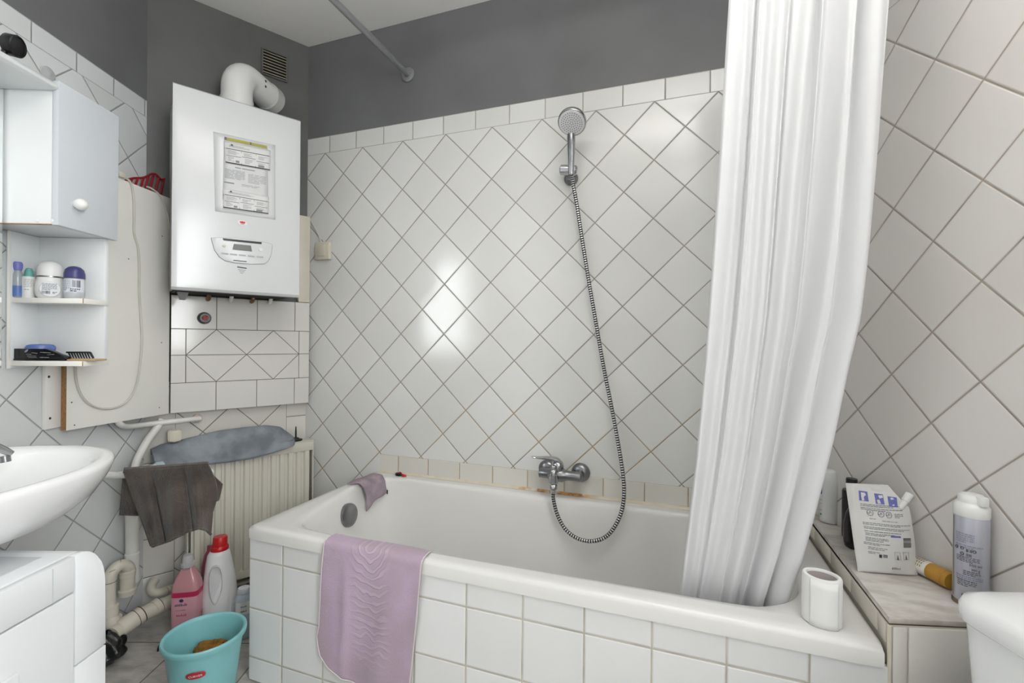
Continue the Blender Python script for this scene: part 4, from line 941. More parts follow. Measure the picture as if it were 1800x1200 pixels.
# ------------------------------------------------------------------ toiletries on the shelves
class Cyl:
    """wrap a strip round an upright bottle: x along the arc, y up, z out"""
    def __init__(s, c, r, a0, ry=None): s.c, s.r, s.a0, s.ry = Vector(c), r, a0, ry or r
    def p(s, q):
        a = s.a0 + q[0]/s.r; return Vector((s.c.x + (s.r+q[2])*math.cos(a), s.c.y + (s.ry+q[2])*math.sin(a), s.c.z + q[1]))
def facing(c): return math.atan2(-c.y, -c.x)                # towards the camera's side of the room
def fine(mb, x0, y0, w, rows, pitch, th, z=.0006, seed=0):
    rnd = random.Random(seed)
    for i in range(rows):
        x = x0; end = x0 + w*(1 if i < rows-1 else rnd.uniform(.5, .8))
        while x < end-.0006:
            l = min(rnd.uniform(.0025, .0065), end-x); y = y0-i*pitch
            mb.quad((x, y, z), (x+l, y, z), (x+l, y-th, z), (x, y-th, z)); x += l+.0011
    return mb
def code(mb, x0, y0, w, h, n, z=.0006, seed=0, upright=True):
    rnd = random.Random(seed)
    for i in range(n):
        t = rnd.uniform(.3, .75)
        if upright: x = x0+w*i/n; mb.quad((x, y0, z), (x+w/n*t, y0, z), (x+w/n*t, y0-h, z), (x, y0-h, z))
        else: y = y0-h*i/n; mb.quad((x0, y, z), (x0+w, y, z), (x0+w, y-h/n*t, z), (x0, y-h/n*t, z))
    return mb
def shelf_pt(px, py, z, dmin=.0):
    q = L.hz(px, py, z); return q
SM = (SP+SE)/2
def on_shelf(px, z, s): # point at shelf level under image column px on the line s
    q = L.hs(px, 500, s); return L.p((s, q[1], z))
# clear bottle with violet cap
c = on_shelf(31, Z_up, SP+.014); k = thing('lotion_bottle', 'clear bottle with violet cap and blue bottom, half behind the shelf post', 'bottle', loc=c)
MB().lathe([(0, .001), (.010, .001), (.0115, .004), (.0115, .060), (.0105, .068), (.008, .074), (.007, .078), (0, .078)], c, 28).build('bottle', glassy('clear plastic', 'dfe6ea', .6, .08), k)
MB().lathe([(0, .0045), (.0118, .0045), (.0119, .034), (0, .034)], c, 28).build('blue_label', mat('blue label', '5a78b4', .4), k)
MB().lathe([(0, .078), (.0085, .078), (.0105, .088), (.0105, .097), (.008, .102), (0, .102)], c, 24).build('cap', mat('violet cap', '7d80c8', .35), k)
# small dropper bottle
c = on_shelf(51, Z_up, SP+.030); k = thing('dropper_bottle', 'slim white dropper bottle with pointed teal cap', 'bottle', loc=c)
MB().lathe([(0, .001), (.015, .001), (.0165, .004), (.0165, .058), (.0145, .062), (0, .062)], c, 28).build('bottle', M_plastic, k)
MB().lathe([(.0105, .062), (.0105, .066), (.0085, .078), (.006, .086), (.004, .087), (0, .087)], c, 20).build('cap', mat('teal cap', '6fb3aa', .35), k)
f = Cyl(c, .0165, facing(c)-.9)
mb = fine(MB(f), .004, .054, .022, 7, .0035, .0010, seed=2); fine(mb, .005, .025, .02, 1, .004, .0016, seed=3); mb.build('print', M_greyink, k, angle=0)
# white roll-on
c = on_shelf(88, Z_up, SP+.030); k = thing('roll_on', 'white roll-on deodorant with rounded white cap and silver ring', 'deodorant', loc=c)
fa = facing(c)
def oval(prof, c, ea, eb, n=40):
    ca_, sa_ = math.cos(fa), math.sin(fa)
    return [[(c.x + r*(eb*math.cos(t)*ca_ - ea*math.sin(t)*sa_), c.y + r*(eb*math.cos(t)*sa_ + ea*math.sin(t)*ca_), c.z+h) for t in [2*PI*i/n for i in range(n)]] for r, h in prof]
MB().loft(oval([(.6, .001), (.8, .001), (.92, .006), (1., .018), (1.02, .028), (.97, .042), (.88, .054), (.86, .060)], c, .0315, .026)).build('bottle', M_plastic, k)
MB().loft(oval([(.87, .060), (.90, .0605), (.90, .0635), (.87, .064)], c, .0315, .027)).build('silver_ring', M_dchrome, k)
MB().loft(oval([(.87, .064), (.88, .070), (.87, .084), (.78, .096), (.58, .104), (.3, .1075), (.05, .108)], c, .0315, .028)).build('cap', M_plastic, k)
ft = Vector((math.cos(fa), math.sin(fa), 0)); fr_ = Vector((-math.sin(fa), math.cos(fa), 0))
pc_ = Vector(c) + ft*.0275
lab_o = MB().lathe([(0, 0), (.022, 0), (.021, .001), (0, .0012)], pc_ - ft*.0008 + Vector((0, 0, .026)), 32, ax=ft).build('label', mat('grey label', 'd4d6da', .4), k)
class Flat:
    def __init__(s, o, x, y, n): s.o, s.x, s.y, s.n = Vector(o), Vector(x), Vector(y), Vector(n)
    def p(s, q): return s.o + s.x*q[0] + s.y*q[1] + s.n*q[2]
fl = Flat(pc_ + Vector((0, 0, .026)), fr_, (0, 0, 1), ft)
mb = fine(MB(fl), -.016, .015, .030, 6, .0034, .0011, .0012, 5); code(mb, -.017, -.006, .018, .008, 12, .0012, 4); fine(mb, .005, -.008, .010, 2, .003, .0014, .0012, 9); mb.build('print', M_ink, lab_o, angle=0)
# blue capped roll-on
c = on_shelf(131, Z_up, SP+.028); k = thing('roll_on', 'clear roll-on deodorant with dark violet-blue domed cap', 'deodorant', loc=c)
MB().lathe([(0, .001), (.020, .001), (.0225, .005), (.0232, .022), (.0232, .056), (.022, .058), (0, .058)], c, 36).build('bottle', glassy('frosted plastic', 'd8dade', .35, .3), k)
MB().lathe([(.0232, .058), (.0238, .060), (.0236, .072), (.0205, .084), (.013, .0915), (.005, .094), (0, .094)], c, 36).build('cap', mat('violet blue cap', '3e3d72', .35), k)
f = Cyl(c, .0234, facing(c)-1.5)
mb = MB(f)
for i in range(14):
    x = i*.0042; mb.quad((x, .054, .0003), (x+.0042, .054, .0003), (x+.0042, .018, .0003), (x, .018, .0003))
bl = mb.build('label', mat('clear label', 'd5d9e2', .3), k, angle=60)
mb = fine(MB(f), .006, .051, .022, 8, .0038, .0011, .0007, 12); code(mb, .030, .052, .018, .020, 13, .0007, 3); fine(mb, .026, .028, .022, 2, .005, .0028, .0007, 4); mb.build('print', M_ink, bl, angle=0)
# lower shelf
c = on_shelf(72, Z_lo, SP+.036); k = thing('cream_tin', 'round blue cream tin lying behind the black tray', 'tin', loc=c)
MB().lathe([(0, .0), (.030, .0), (.031, .002), (.031, .016), (.0295, .018), (0, .018)], c + Vector((0, 0, .014)), 40, sy=.62, rot=facing(c)+PI/2).build('tin', mat('blue tin', '4d63a0', .35), k)
MB().lathe([(.0315, .016), (.0325, .017), (.032, .024), (.028, .030), (.02, .0325), (0, .033)], c + Vector((0, 0, .014)), 40, sy=.62, rot=facing(c)+PI/2).build('lid', mat('blue lid', '5a70ae', .3), k)
MB().lathe([(0, .0), (.026, .0), (.026, .014), (0, .014)], c, 40, sy=.55, rot=facing(c)+PI/2).build('base_ring', mat('pale tin base', 'c9cdd6', .4), k)
# black tray with clipper parts
def lsq(px, s): q = L.hs(px, 620, s); return q[1]
TB0, TB1 = .012, lsq(126, SP+.02)
k = thing('tool_tray', 'glossy black plastic case lid with clutter on the lower shelf', 'tray', M=L.M @ Matrix.Translation((SP+.03, -.09, Z_lo)))
zt = Z_lo
prof = [(TB0, zt+.004), (TB0, zt+.034), (TB1-.060, zt+.034), (TB1-.050, zt+.031), (TB1-.004, zt+.012), (TB1, zt+.008), (TB1-.003, zt+.004)]
MB(L).prism(prof, SP+.006, SP+.020, 'x', .0015).build('shell', mat('glossy black', '0d0d0f', .15), k, angle=30)
MB(L).prism([(TB0, zt+.001), (TB1-.003, zt+.001), (TB1-.006, zt+.005), (TB0, zt+.005)], SP+.004, SP+.050, 'x', .001).build('base', mat('glossy black', '0d0d0f', .15), k, angle=30)
rnd = random.Random(3)
mb = MB(L)
for i in range(9):
    d_ = TB0 + .012 + (TB1-TB0-.05)*rnd.random(); z_ = zt+.009+.017*rnd.random(); l = rnd.uniform(.008, .026)
    mb.tube([(SP+.0055, d_, z_), (SP+.0052, d_+l, z_-.002*rnd.uniform(-1, 1))], .0009, 6)
mb.build('metal_bits', M_chrome, k)
mb = MB(L); mb.lathe([(0, 0), (.006, 0), (.006, .001), (0, .001)], (SP+.0055, TB0+.035, zt+.0275), 16, ax=(-1, 0, 0), sy=.45); mb.build('oval_badge', M_greyink, k)
# comb
k = thing('comb', 'wide-toothed black comb lying beside the black tray', 'comb', M=L.M @ Matrix.Translation((SP+.035, -TB1-.01, Z_lo)))
cd0, cd1 = lsq(122, SP+.03), lsq(166, SP+.035)
def cbp(t, h): return (SP+.034, cd0+(cd1-cd0)*t, Z_lo+.006+h)
MB(L).prism([(cd0-.012, Z_lo+.026), (cd1-.012, Z_lo+.0265), (cd1-.009, Z_lo+.025), (cd1-.0, Z_lo+.008), (cd1-.004, Z_lo+.0065), (cd1-.013, Z_lo+.0225), (cd0-.012, Z_lo+.0215)], SP+.032, SP+.036, 'x', .0006).build('spine', M_black, k, angle=30)
mb = MB(L)
for i in range(8):
    t = i/8; d_ = cd0-.006 + (cd1-cd0-.006)*t; mb.prism([(d_-.0015, Z_lo+.023), (d_+.0022, Z_lo+.023), (d_+.0085, Z_lo+.0065), (d_+.0068, Z_lo+.0065)], SP+.0325, SP+.0355, 'x')
mb.build('teeth', M_black, k, angle=30)
o = MB(L).box((SP+.010, TB0+.02, Z_lo+.0003), (SP+.050, lsq(178, SP+.03), Z_lo+.0055), .001).build('wooden_ruler', mat('pale wood', 'b99a72', .6, var=.2, vscale=40), M=L.M @ Matrix.Translation((SP+.04, -.12, Z_lo)), angle=30)
tag(o, 'flat strip of pale wood under the black comb', 'wood strip')

# ================================================================== WASHBASIN, CABINET BELOW
BZ = .805; bcx_, bcy_ = -1.130, .868; ba, bb = .262, .296
def sup(a, b, z, n=72, e=2.25, dx=0., dy=0.):
    o = []
    for i in range(n):
        t = 2*PI*i/n; c_, s_ = math.cos(t), math.sin(t)
        x = math.copysign(abs(c_)**(2/e), c_)*a; y = math.copysign(abs(s_)**(2/e), s_)*b
        x = max(x, -.283 - dx) if False else x
        o.append((bcx_+dx+x, bcy_+dy+y, z))
    return o
bas = thing('washbasin', 'white ceramic oval washbasin on the left wall over the white cabinet', 'washbasin', loc=(bcx_, bcy_, .66))
lo_ = [sup(.10, .12, BZ-.132), sup(.15, .18, BZ-.128), sup(.195, .225, BZ-.108), sup(.232, .265, BZ-.075), sup(.252, .286, BZ-.040), sup(ba, bb, BZ-.014), sup(ba, bb, BZ-.006), sup(ba-.004, bb-.004, BZ), sup(ba-.018, bb-.018, BZ+.001), sup(ba-.034, bb-.036, BZ-.004, dx=.004),
       sup(ba-.042, bb-.046, BZ-.016, dx=.006), sup(ba-.062, bb-.072, BZ-.060, dx=.01), sup(ba-.105, bb-.130, BZ-.095, dx=.012), sup(.10, .12, BZ-.114, dx=.015), sup(.025, .025, BZ-.118, dx=.015)]
MB().loft(lo_, True, True).build('basin', M_ceram, bas, angle=60)
MB().lathe([(0, 0), (.024, 0), (.022, .003), (0, .003)], (bcx_+.015, bcy_, BZ-.118), 24).build('drain', M_chrome, bas)
MB().box((-1.375, bcy_-.24, BZ-.10), (bcx_-.16, bcy_+.24, BZ-.004), .015).build('wall_shelf', M_ceram, bas)
tp_ = thing('basin_tap', 'chrome basin tap whose lever end shows at the left edge', 'tap', loc=(-1.30, .93, BZ))
MB().lathe([(.026, 0), (.026, .006), (.022, .010), (.021, .075), (.018, .085), (0, .087)], (-1.335, .93, BZ-.004), 28).build('tap_body', M_chrome, tp_)
sE = at(21, 797, 1.03)
MB().tube(resample(spline([(-1.335, .93, BZ+.045), (-1.25, .955, BZ+.050), (-1.15, .995, BZ+.040), tuple(sE)], 6), 20), [.0115]*14 + [.011, .0105, .010, .009, .008, .006], 18).build('spout', M_chrome, tp_)
MB().tube([(sE.x-.012, sE.y-.004, sE.z-.004), (sE.x-.010, sE.y-.004, sE.z-.018)], .0095, 16).build('aerator', M_dchrome, tp_)
VX = -.842; VZ = .655; VY1 = .955
van = thing('vanity_cabinet', 'white vanity cabinet with grooved fronts and rounded end under the washbasin', 'cabinet', loc=(-1.12, .6, 0))
M_van = mat('glossy white vanity', 'edf0f2', .18, var=.02, vscale=3)
def vprof(y0, y1, r=.085, top=VZ):
    o = [(y0, .004), (y0, top)]
    for i in range(9): a = PI/2 - PI/2*i/8; o.append((y1-.055 + .055*math.cos(a) - .0*i, top-r + r*math.sin(a)))
    o += [(y1+.004, .40), (y1+.002, .30), (y1, .15), (y1-.004, .004)]
    return o
MB().prism(vprof(.12, VY1), -1.362, VX-.016, 'x', .003).build('carcass', M_van, van, angle=35)
yA, yB = at(98, 1020, .845).y, .889
zG = .585
MB().prism([(.12, zG+.0015), (yB-.0015, zG+.0015), (yB-.0015, VZ-.001), (.12, VZ-.001)], VX-.0155, VX, 'x', .002).build('fascia', M_van, van, angle=30)
MB().prism([(yA-.001, zG+.002), (yA+.001, zG+.002), (yA+.001, VZ-.004), (yA-.001, VZ-.004)], VX-.001, VX+.0005, 'x').build('fascia_joint', mat('pale groove', 'c9d0d3', .4), van, angle=0)
df = MB().prism([(.12, .06), (yB-.0015, .06), (yB-.0015, zG-.0015), (.12, zG-.0015)], VX-.0155, VX, 'x', .002).build('drawer_front', M_van, van, angle=30)
MB().prism([(.20, .12), (.785, .12), (.785, .505), (.20, .505)], VX-.004, VX+.006, 'x', .004).build('raised_field', M_van, df, angle=30)
full = vprof(yB+.0015, VY1+.0005)
up_ = [p for p in full]
MB().prism([(yB+.0015, .4395), (yB+.0015, VZ-.0005)] + [(a, b) for a, b in full[2:11]] + [(VY1+.0040, .4395)], VX-.0155, VX-.0005, 'x', .002).build('rounded_panel', M_van, van, angle=35)
MB().prism([(yB+.0015, .06), (yB+.0015, .4365), (VY1+.0040, .4365), (VY1+.0025, .30), (VY1+.0005, .15), (VY1-.003, .06)], VX-.0155, VX-.0005, 'x', .002).build('rounded_panel', M_van, van, angle=35)
MB().box((-1.35, .16, VZ-.004), (VX-.055, VY1-.075, VZ+.0012), .001).build('recess', mat('grey top recess', 'ccd0d3', .25), van, angle=30)
# ================================================================== TOWEL RAIL WITH BROWN TOWEL
YH = 1.535
hz_ = at(150, 838, YH)
tr0 = thing('towel_rail', 'white swivel towel rail with two arms, brown towel hanging on it', 'towel rail', loc=(hz_.x, hz_.y, hz_.z))
hxL = L.loc(hz_); hp0 = L.p((hxL[0], .032, hz_.z))
MB(L).box((hxL[0]-.018, .001, hz_.z-.045), (hxL[0]+.018, .018, hz_.z+.045), .003).build('wall_plate', M_plastic, tr0)
MB().tube([(hp0.x, hp0.y, hz_.z-.035), (hp0.x, hp0.y, hz_.z+.035)], .009, 14).build('hinge_pin', M_plastic, tr0)
MB(L).box((hxL[0]-.008, .014, hz_.z-.030), (hxL[0]+.008, .034, hz_.z-.018)).box((hxL[0]-.008, .014, hz_.z+.018), (hxL[0]+.008, .034, hz_.z+.030)).build('hinge_lugs', M_plastic, tr0)
armE = at(372, 829, 1.455)
a1 = at(192, 837, 1.525)
MB().tube([(hp0.x, hp0.y, hz_.z), tuple(a1), tuple(armE)], .0085, 14).build('arm', M_wpipe, tr0)
a2 = [(hp0.x, hp0.y, hz_.z+.012), tuple(at(206, 834, 1.58)), tuple(at(276, 819, 1.71))]
MB().tube(a2, .0085, 14).build('arm', M_wpipe, tr0)
cq = at(279, 818, 1.715); MB().lathe([(0, -.012), (.013, -.012), (.014, -.008), (.014, .012), (.011, .015), (0, .015)], cq, 18, ax=(at(276, 819, 1.71)-at(206, 834, 1.58))).build('end_cap', mat('pale blue cap', 'b9cbd6', .4), tr0)
M_tow = NM('brown towel'); cobj = M_tow.obj()
M_tow.set(Base_Color=M_tow.mix(M_tow.ss(M_tow.noise(12, 4, cobj), .35, .7), srgb('5c524b'), srgb('3f3732')), Roughness=.95, Sheen_Weight=.25)
M_tow.bump(M_tow.math('ADD', M_tow.noise(220, 3, cobj), M_tow.math('MULTIPLY', M_tow.noise(26, 3, cobj), 1.6)), .0035)
towel = thing('towel', 'dark brown terry towel hung over the white towel rail', 'towel', loc=tuple(at(300, 840, 1.5)))
def yarm(px): # depth of the rail under an image column
    t = (px-192)/(372-192); a, b = Vector(a1), Vector(armE); q = ray(px, 833)
    k_ = (px-900)/FPX; n_ = a.x-k_*a.y; m_ = (b.x-a.x)-k_*(b.y-a.y); t = -n_/m_ if abs(m_) > 1e-6 else 0
    return a.y + (b.y-a.y)*max(-.2, min(1.2, t))
def tfront(u, v):
    tx, ty = interp(u, [0, .3, .6, 1], [218, 265, 312, 366]), interp(u, [0, .5, .85, 1], [827, 822, 818, 817])
    bx, by = interp(u, [0, .08, .14, .40, .62, .80, .92, 1], [266, 270, 274, 300, 330, 350, 362, 371]), interp(u, [0, .08, .14, .4, .62, .80, .92, 1], [958, 962, 960, 951, 935, 929, 932, 941])
    px = tx + (bx-tx)*v + (6*math.sin(PI*v)*(u > .9)*(u-.9)*10); py = ty + (by-ty)*v
    if u > .85: px += (u-.85)/.15*9*math.sin(PI*min(1, v*1.5))*(1 if v < .67 else 0)
    k_ = min(1, v*2.6)
    f = .026*max(0, (.30-u)/.30)*k_ + .034*math.exp(-((u-.31)/.028)**2)*k_ - .018*math.sin(PI*min(1, max(0, (u-.31)/.45)))*k_
    f += -.022*math.exp(-((u-.80)/.045)**2)*k_ + .022*math.exp(-((u-.70)/.03)**2)*k_ + .006*math.sin(31*u+3*v)*v + .030*max(0, (u-.86)/.14)*k_
    Y = yarm(px) - .022 - .010*v + f
    return tuple(at(px, py, Y))
MB().grid(tfront, 64, 44).build('flap', M_tow.m, towel, angle=180, solid=.005, soff=0)
def hem(pts, off_): return [tuple(Vector(p) - Vector((p[0], p[1], 0)).normalized()*off_) for p in pts]
hb_ = M_tow.m
MB().tube(hem([tfront(u/40, .985) for u in range(41)], .002), .0042, 8).build('hem_band', hb_, towel)
MB().tube(hem([tfront(.005, v/30) for v in range(31)], .002), .0042, 8).build('hem_band', hb_, towel)
def ttop(u, v): # over the rail
    px = 218 + (366-218)*u; a = tfront(u, 0); A_ = Vector(a); Yb = yarm(px)+.016
    B_ = at(px, interp(u, [0, 1], [829, 818]), Yb); p = A_.lerp(B_, v); p.z += .010*math.sin(PI*v); return tuple(p)
MB().grid(ttop, 40, 8).build('fold', M_tow.m, towel, angle=180, solid=.005, soff=0)
def tback(u, v):
    px = interp(u, [0, 1], [217, 360]) + v*interp(u, [0, .3, 1], [-6, -2, 0]); y0 = interp(u, [0, 1], [829, 818]); y1 = interp(u, [0, .2, 1], [905, 906, 900])
    return tuple(at(px, y0+(y1-y0)*v, yarm(218+142*u) + .016 + .02*v + .006*math.sin(14*u+3*v)*v))
MB().grid(tback, 30, 24).build('flap', M_tow.m, towel, angle=180, solid=.005, soff=0)
def tside(u, v):
    tx, ty = interp(u, [0, .5, 1], [352, 372, 392]), interp(u, [0, .5, 1], [815, 832, 851])
    bx, by = interp(u, [0, .5, 1], [364, 373, 384]), interp(u, [0, .5, 1], [900, 884, 879])
    return tuple(at(tx+(bx-tx)*v, ty+(by-ty)*v, yarm(362) + .004 + .030*u + .010*math.sin(5*u+2*v)))
MB().grid(tside, 20, 16).build('fold', M_tow.m, towel, angle=180, solid=.005, soff=0)

# ================================================================== BUCKET AND BOTTLES ON THE FLOOR
bk_c = Vector((-.905, 1.364, 0)); bz_ = .205
M_teal = mat('turquoise plastic', '86c3c6', .35, var=.05, vscale=6)
bkt = thing('bucket', 'turquoise plastic bucket with red oval badge, beside the tiled bath surround', 'bucket', loc=bk_c)
def bel(r, z, n=56): 
    th = math.radians(18); return [(bk_c.x + r*1.04*math.cos(t)*math.cos(th) - r*.98*math.sin(t)*math.sin(th), bk_c.y + r*1.04*math.cos(t)*math.sin(th) + r*.98*math.sin(t)*math.cos(th), z) for t in [2*PI*i/n for i in range(n)]]
MB().loft([bel(.070, .002), bel(.074, .004), bel(.0955, bz_-.018), bel(.1035, bz_-.016), bel(.1050, bz_-.008), bel(.1050, bz_-.002), bel(.1030, bz_), bel(.0985, bz_-.001), bel(.0960, bz_-.004), bel(.0945, bz_-.010), bel(.072, .008), bel(.05, .007)]).build('bucket_body', M_teal, bkt, angle=50)
bp = at(343, 1189, 1.275); dirb = Vector((bp.x-bk_c.x, bp.y-bk_c.y, 0)).normalized()
zb_ = bp.z; rb = .074 + (.0955-.074)*(zb_-.004)/(bz_-.022)
bx_ = Vector((-dirb.y, dirb.x, 0)); byv = Vector((0, 0, 1))
class Cone:
    def p(s, q):
        a = math.atan2(dirb.y, dirb.x) + q[0]/rb; z_ = zb_+q[1]; r_ = rb + q[1]*.12 + q[2]; r_ *= 1.015
        return Vector((bk_c.x + r_*math.cos(a), bk_c.y + r_*math.sin(a), z_))
cn = Cone()
ov_ = [(.0235*math.copysign(abs(math.cos(t))**.75, math.cos(t)), .0082*math.copysign(abs(math.sin(t))**.75, math.sin(t)) + .0012*math.sin(t)) for t in [2*PI*i/32 for i in range(32)]]
mb = MB(cn); mb.loft([[(a*k_, b*k_, h) for a, b in ov_] for k_, h in ((1, -.001), (1, .0016), (.94, .0022), (.6, .0022), (.2, .0022))]); bd_ = mb.build('badge', mat('badge red', 'b5222c', .35), bkt, angle=40)
mb = MB(cn); mb.text('CURVER', .0088, (0, -.0004, .0031), (1, 0, 0), (0, 1, 0)); 
mb.build('lettering', mat('badge lettering', 'f2eeee', .5), bd_, angle=0)
# handle ends
mb = MB(); 
mb.tube([tuple(Vector(bel(.1070, bz_-.014)[i])) for i in (27, 28, 29, 30, 31)], .0025, 8); mb.build('wire_handle', M_dark, bkt)
# sponge
spc = at(371, 1138, 1.385); zs = .140
def spg(u, v):
    th_, ph = 2*PI*u, PI*v
    n_ = 5.; q = Vector((math.cos(th_)*math.sin(ph), math.sin(th_)*math.sin(ph), math.cos(ph))); k_ = (abs(q.x)**n_+abs(q.y)**n_+abs(q.z)**n_)**(-1/n_); q = q*k_
    r_ = 1 + .05*math.sin(17*u*2+9*v) + .05*math.sin(23*v*2-11*u)
    X, Y_, Z_ = q.x*.044*r_, q.y*.026*r_, q.z*.046
    a = math.radians(14); return (spc.x + X*math.cos(a) - Y_*math.sin(a), spc.y + X*math.sin(a) + Y_*math.cos(a), .112 + Z_ + .002*math.sin(60*u)*math.sin(40*v))
o = MB().grid(spg, 64, 40).build('sponge', mat('worn yellow sponge', '9a6a26', .95, var=.45, vscale=60, bump=.006, bscale=140), M=Matrix.Translation((spc.x, spc.y, .01)), angle=180)
tag(o, 'worn yellow-brown sponge standing inside the turquoise bucket', 'sponge')
# pink softener bottle
pk_c = at(329, 1128, 1.655); pk_c.z = 0; fa = facing(pk_c)
M_pinkg = mat('pink liquid', 'dba0a6', .15, var=.05, vscale=8, Transmission_Weight=.15)
pb = thing('softener_bottle', 'pink fabric softener bottle with clear cap beside waste pipe', 'bottle', loc=pk_c)
PH = .30
pkr = facing(pk_c) - .42
class Sq:
    """rounded rectangular upright section: x = angle round it, y = height, z = out of the surface"""
    def __init__(s, c, a, b, rot): s.c, s.a, s.b, s.rot = Vector(c), a, b, rot
    def p(s, q):
        t, k_ = q[0], (q[2] if len(q) > 2 else 0); c_, s_ = math.cos(t), math.sin(t); e = 5.
        r = (abs(c_)**e + abs(s_)**e)**(-1/e); x = c_*r*(s.b+k_); y = s_*r*(s.a+k_)
        return Vector((s.c.x + x*math.cos(s.rot) - y*math.sin(s.rot), s.c.y + x*math.sin(s.rot) + y*math.cos(s.rot), s.c.z + q[1]))
def sqs(prof, a, b):
    o = []
    for k_, h in prof:
        f_ = Sq(pk_c, a*k_, b*k_, pkr); o.append([tuple(f_.p((2*PI*i/56, h, 0))) for i in range(56)])
    return o
MB().loft(sqs([(.85, .001), (.97, .003), (1., .010), (1., .172), (.985, .186), (.93, .200), (.74, .222), (.52, .240), (.40, .250), (.38, .254)], .043, .031)).build('bottle', M_pinkg, pb, angle=50)
MB().loft(oval([(.33, .248), (.33, .266), (.31, .268)], pk_c, .052, .052)).build('neck', glassy('clear neck', 'e8dcdc', .6, .1), pb)
MB().loft(oval([(.40, .256), (.42, .258), (.42, .268), (.34, .270), (.32, .288), (.27, .296), (.0, .297)], pk_c, .052, .052)).build('cap', mat('frosted cap', 'dfdcdc', .3, Transmission_Weight=.3), pb)
class Ov:
    def __init__(s, c, ea, eb, k=1.): s.c, s.ea, s.eb, s.k, s.fa = Vector(c), ea, eb, k, fa
    def p(s, q):
        t = q[0]; ca_, sa_ = math.cos(s.fa), math.sin(s.fa); e, b = (s.ea+q[2]), (s.eb+q[2])
        return Vector((s.c.x + b*math.cos(t)*ca_ - e*math.sin(t)*sa_, s.c.y + b*math.cos(t)*sa_ + e*math.sin(t)*ca_, s.c.z+q[1]))
def wrap(ov, t0, t1, z0, z1, off=.0008, n=16, slope=0.):
    mb = MB(ov)
    for i in range(n):
        a, b = t0+(t1-t0)*i/n, t0+(t1-t0)*(i+1)/n; mb.quad((a, z0+slope*a, off), (b, z0+slope*b, off), (b, z1+slope*b, off), (a, z1+slope*a, off))
    return mb
ovp = Sq(pk_c, .043, .031, pkr)
lab = wrap(ovp, -1.2, 2.2, .020, .158, .0005, 60).build('label', mat('pale pink label', 'd9a3ac', .35, var=.06, vscale=12), pb, angle=60)
wrap(ovp, -1.2, 2.2, .158, .176, .0008, 60).build('crimson_band', mat('crimson band', 'bb2f57', .35), pb, angle=60)
ink = mat('navy ink', '34395f', .5); rose = mat('rose print', 'b4485c', .5)
mb = MB(ovp)
def script(mb, t0, z0, w, h, n, seed):
    rnd = random.Random(seed)
    for i in range(n):
        a = t0 + w*i/n; hh = h*rnd.uniform(.5, 1); mb.quad((a, z0, .0012), (a+w/n*.7, z0+.001, .0012), (a+w/n*.75, z0+hh, .0012), (a+w/n*.2, z0+hh*.9, .0012))
script(mb, -.55, .128, .85, .012, 9, 3); script(mb, -.5, .112, .7, .004, 9, 4); mb.build('lettering', ink, lab, angle=0)
MB(ovp).loft([[(-.12+.16*r*math.cos(t), .1475+.006*r*math.sin(t), .0010) for t in [2*PI*i/16 for i in range(16)]] for r in (1, .2)]).build('oval_mark', ink, lab, angle=0)
mb = MB(ovp); script(mb, -.45, .092, .7, .010, 7, 9); mb.build('rose_lettering', rose, lab, angle=0)
mb = MB(ovp); rnd = random.Random(4)
for i in range(16):
    t, z_ = rnd.uniform(1.05, 1.9), rnd.uniform(.066, .094); r_ = rnd.uniform(.003, .006)
    mb.quad((t-r_*16, z_, .0012), (t, z_-r_*.8, .0012), (t+r_*16, z_, .0012), (t, z_+r_*.8, .0012))
mb.build('flower_print', rose, lab, angle=0)
# white detergent bottle, red cap
dt = at(386, 1096, 1.715); dt.z = 0; fa = facing(dt); ft = Vector((math.cos(fa), math.sin(fa), 0)); fr_ = Vector((-math.sin(fa), math.cos(fa), 0))
db = thing('detergent_bottle', 'white detergent bottle with moulded handle and red cap', 'bottle', loc=dt)
def ovx(prof, c, n=44):
    ca_, sa_ = math.cos(fa), math.sin(fa)
    return [[(c.x + eb*math.cos(t)*ca_ - (ea*math.sin(t)+sh)*sa_, c.y + eb*math.cos(t)*sa_ + (ea*math.sin(t)+sh)*ca_, h) for t in [2*PI*i/n for i in range(n)]] for ea, eb, sh, h in prof]
MB().loft(ovx([(.045, .03, 0, .001), (.056, .036, 0, .004), (.058, .038, 0, .02), (.058, .038, 0, .09), (.055, .037, .0, .14), (.050, .035, -.001, .19), (.043, .033, -.003, .24), (.037, .030, -.004, .272), (.031, .028, -.003, .285), (.022, .022, -.001, .291)], dt)).build('bottle', mat('white bottle', 'e8e8e8', .3), db, angle=60)
hc_ = Vector(dt) + ft*.0352
fl = Flat(hc_ + Vector((0, 0, .185)) - fr_*.016, fr_, (0, 0, 1), ft)
hole = [(0, .062), (.010, .060), (.019, .045), (.023, .02), (.024, -.01), (.020, -.04), (.008, -.072), (.0, -.082), (-.009, -.065), (-.016, -.035), (-.018, 0), (-.017, .035), (-.010, .056)]
hs_ = [(p.x, p.y) for p in spline([(a, b, 0) for a, b in hole], 5, True)]
mb = MB(fl); mb.loft([[(a*k_, b*k_ - .001, h) for a, b in hs_] for k_, h in ((1.0, -.010), (1.0, .0025), (.95, .0035), (.90, .0015), (.86, -.0005), (.4, .0012), (.1, .0018))], False, True); hd = mb.build('handle_recess', mat('handle recess', 'd6d6d6', .4), db, angle=70)
MB().loft(ovx([(.029, .027, -.002, .289), (.030, .028, -.002, .292), (.029, .027, -.002, .302), (.024, .023, -.001, .306), (.0235, .0225, 0, .334), (.021, .020, 0, .338), (.0, .0, 0, .338)], dt)).build('cap', mat('red cap', 'c01d22', .3), db, angle=40)
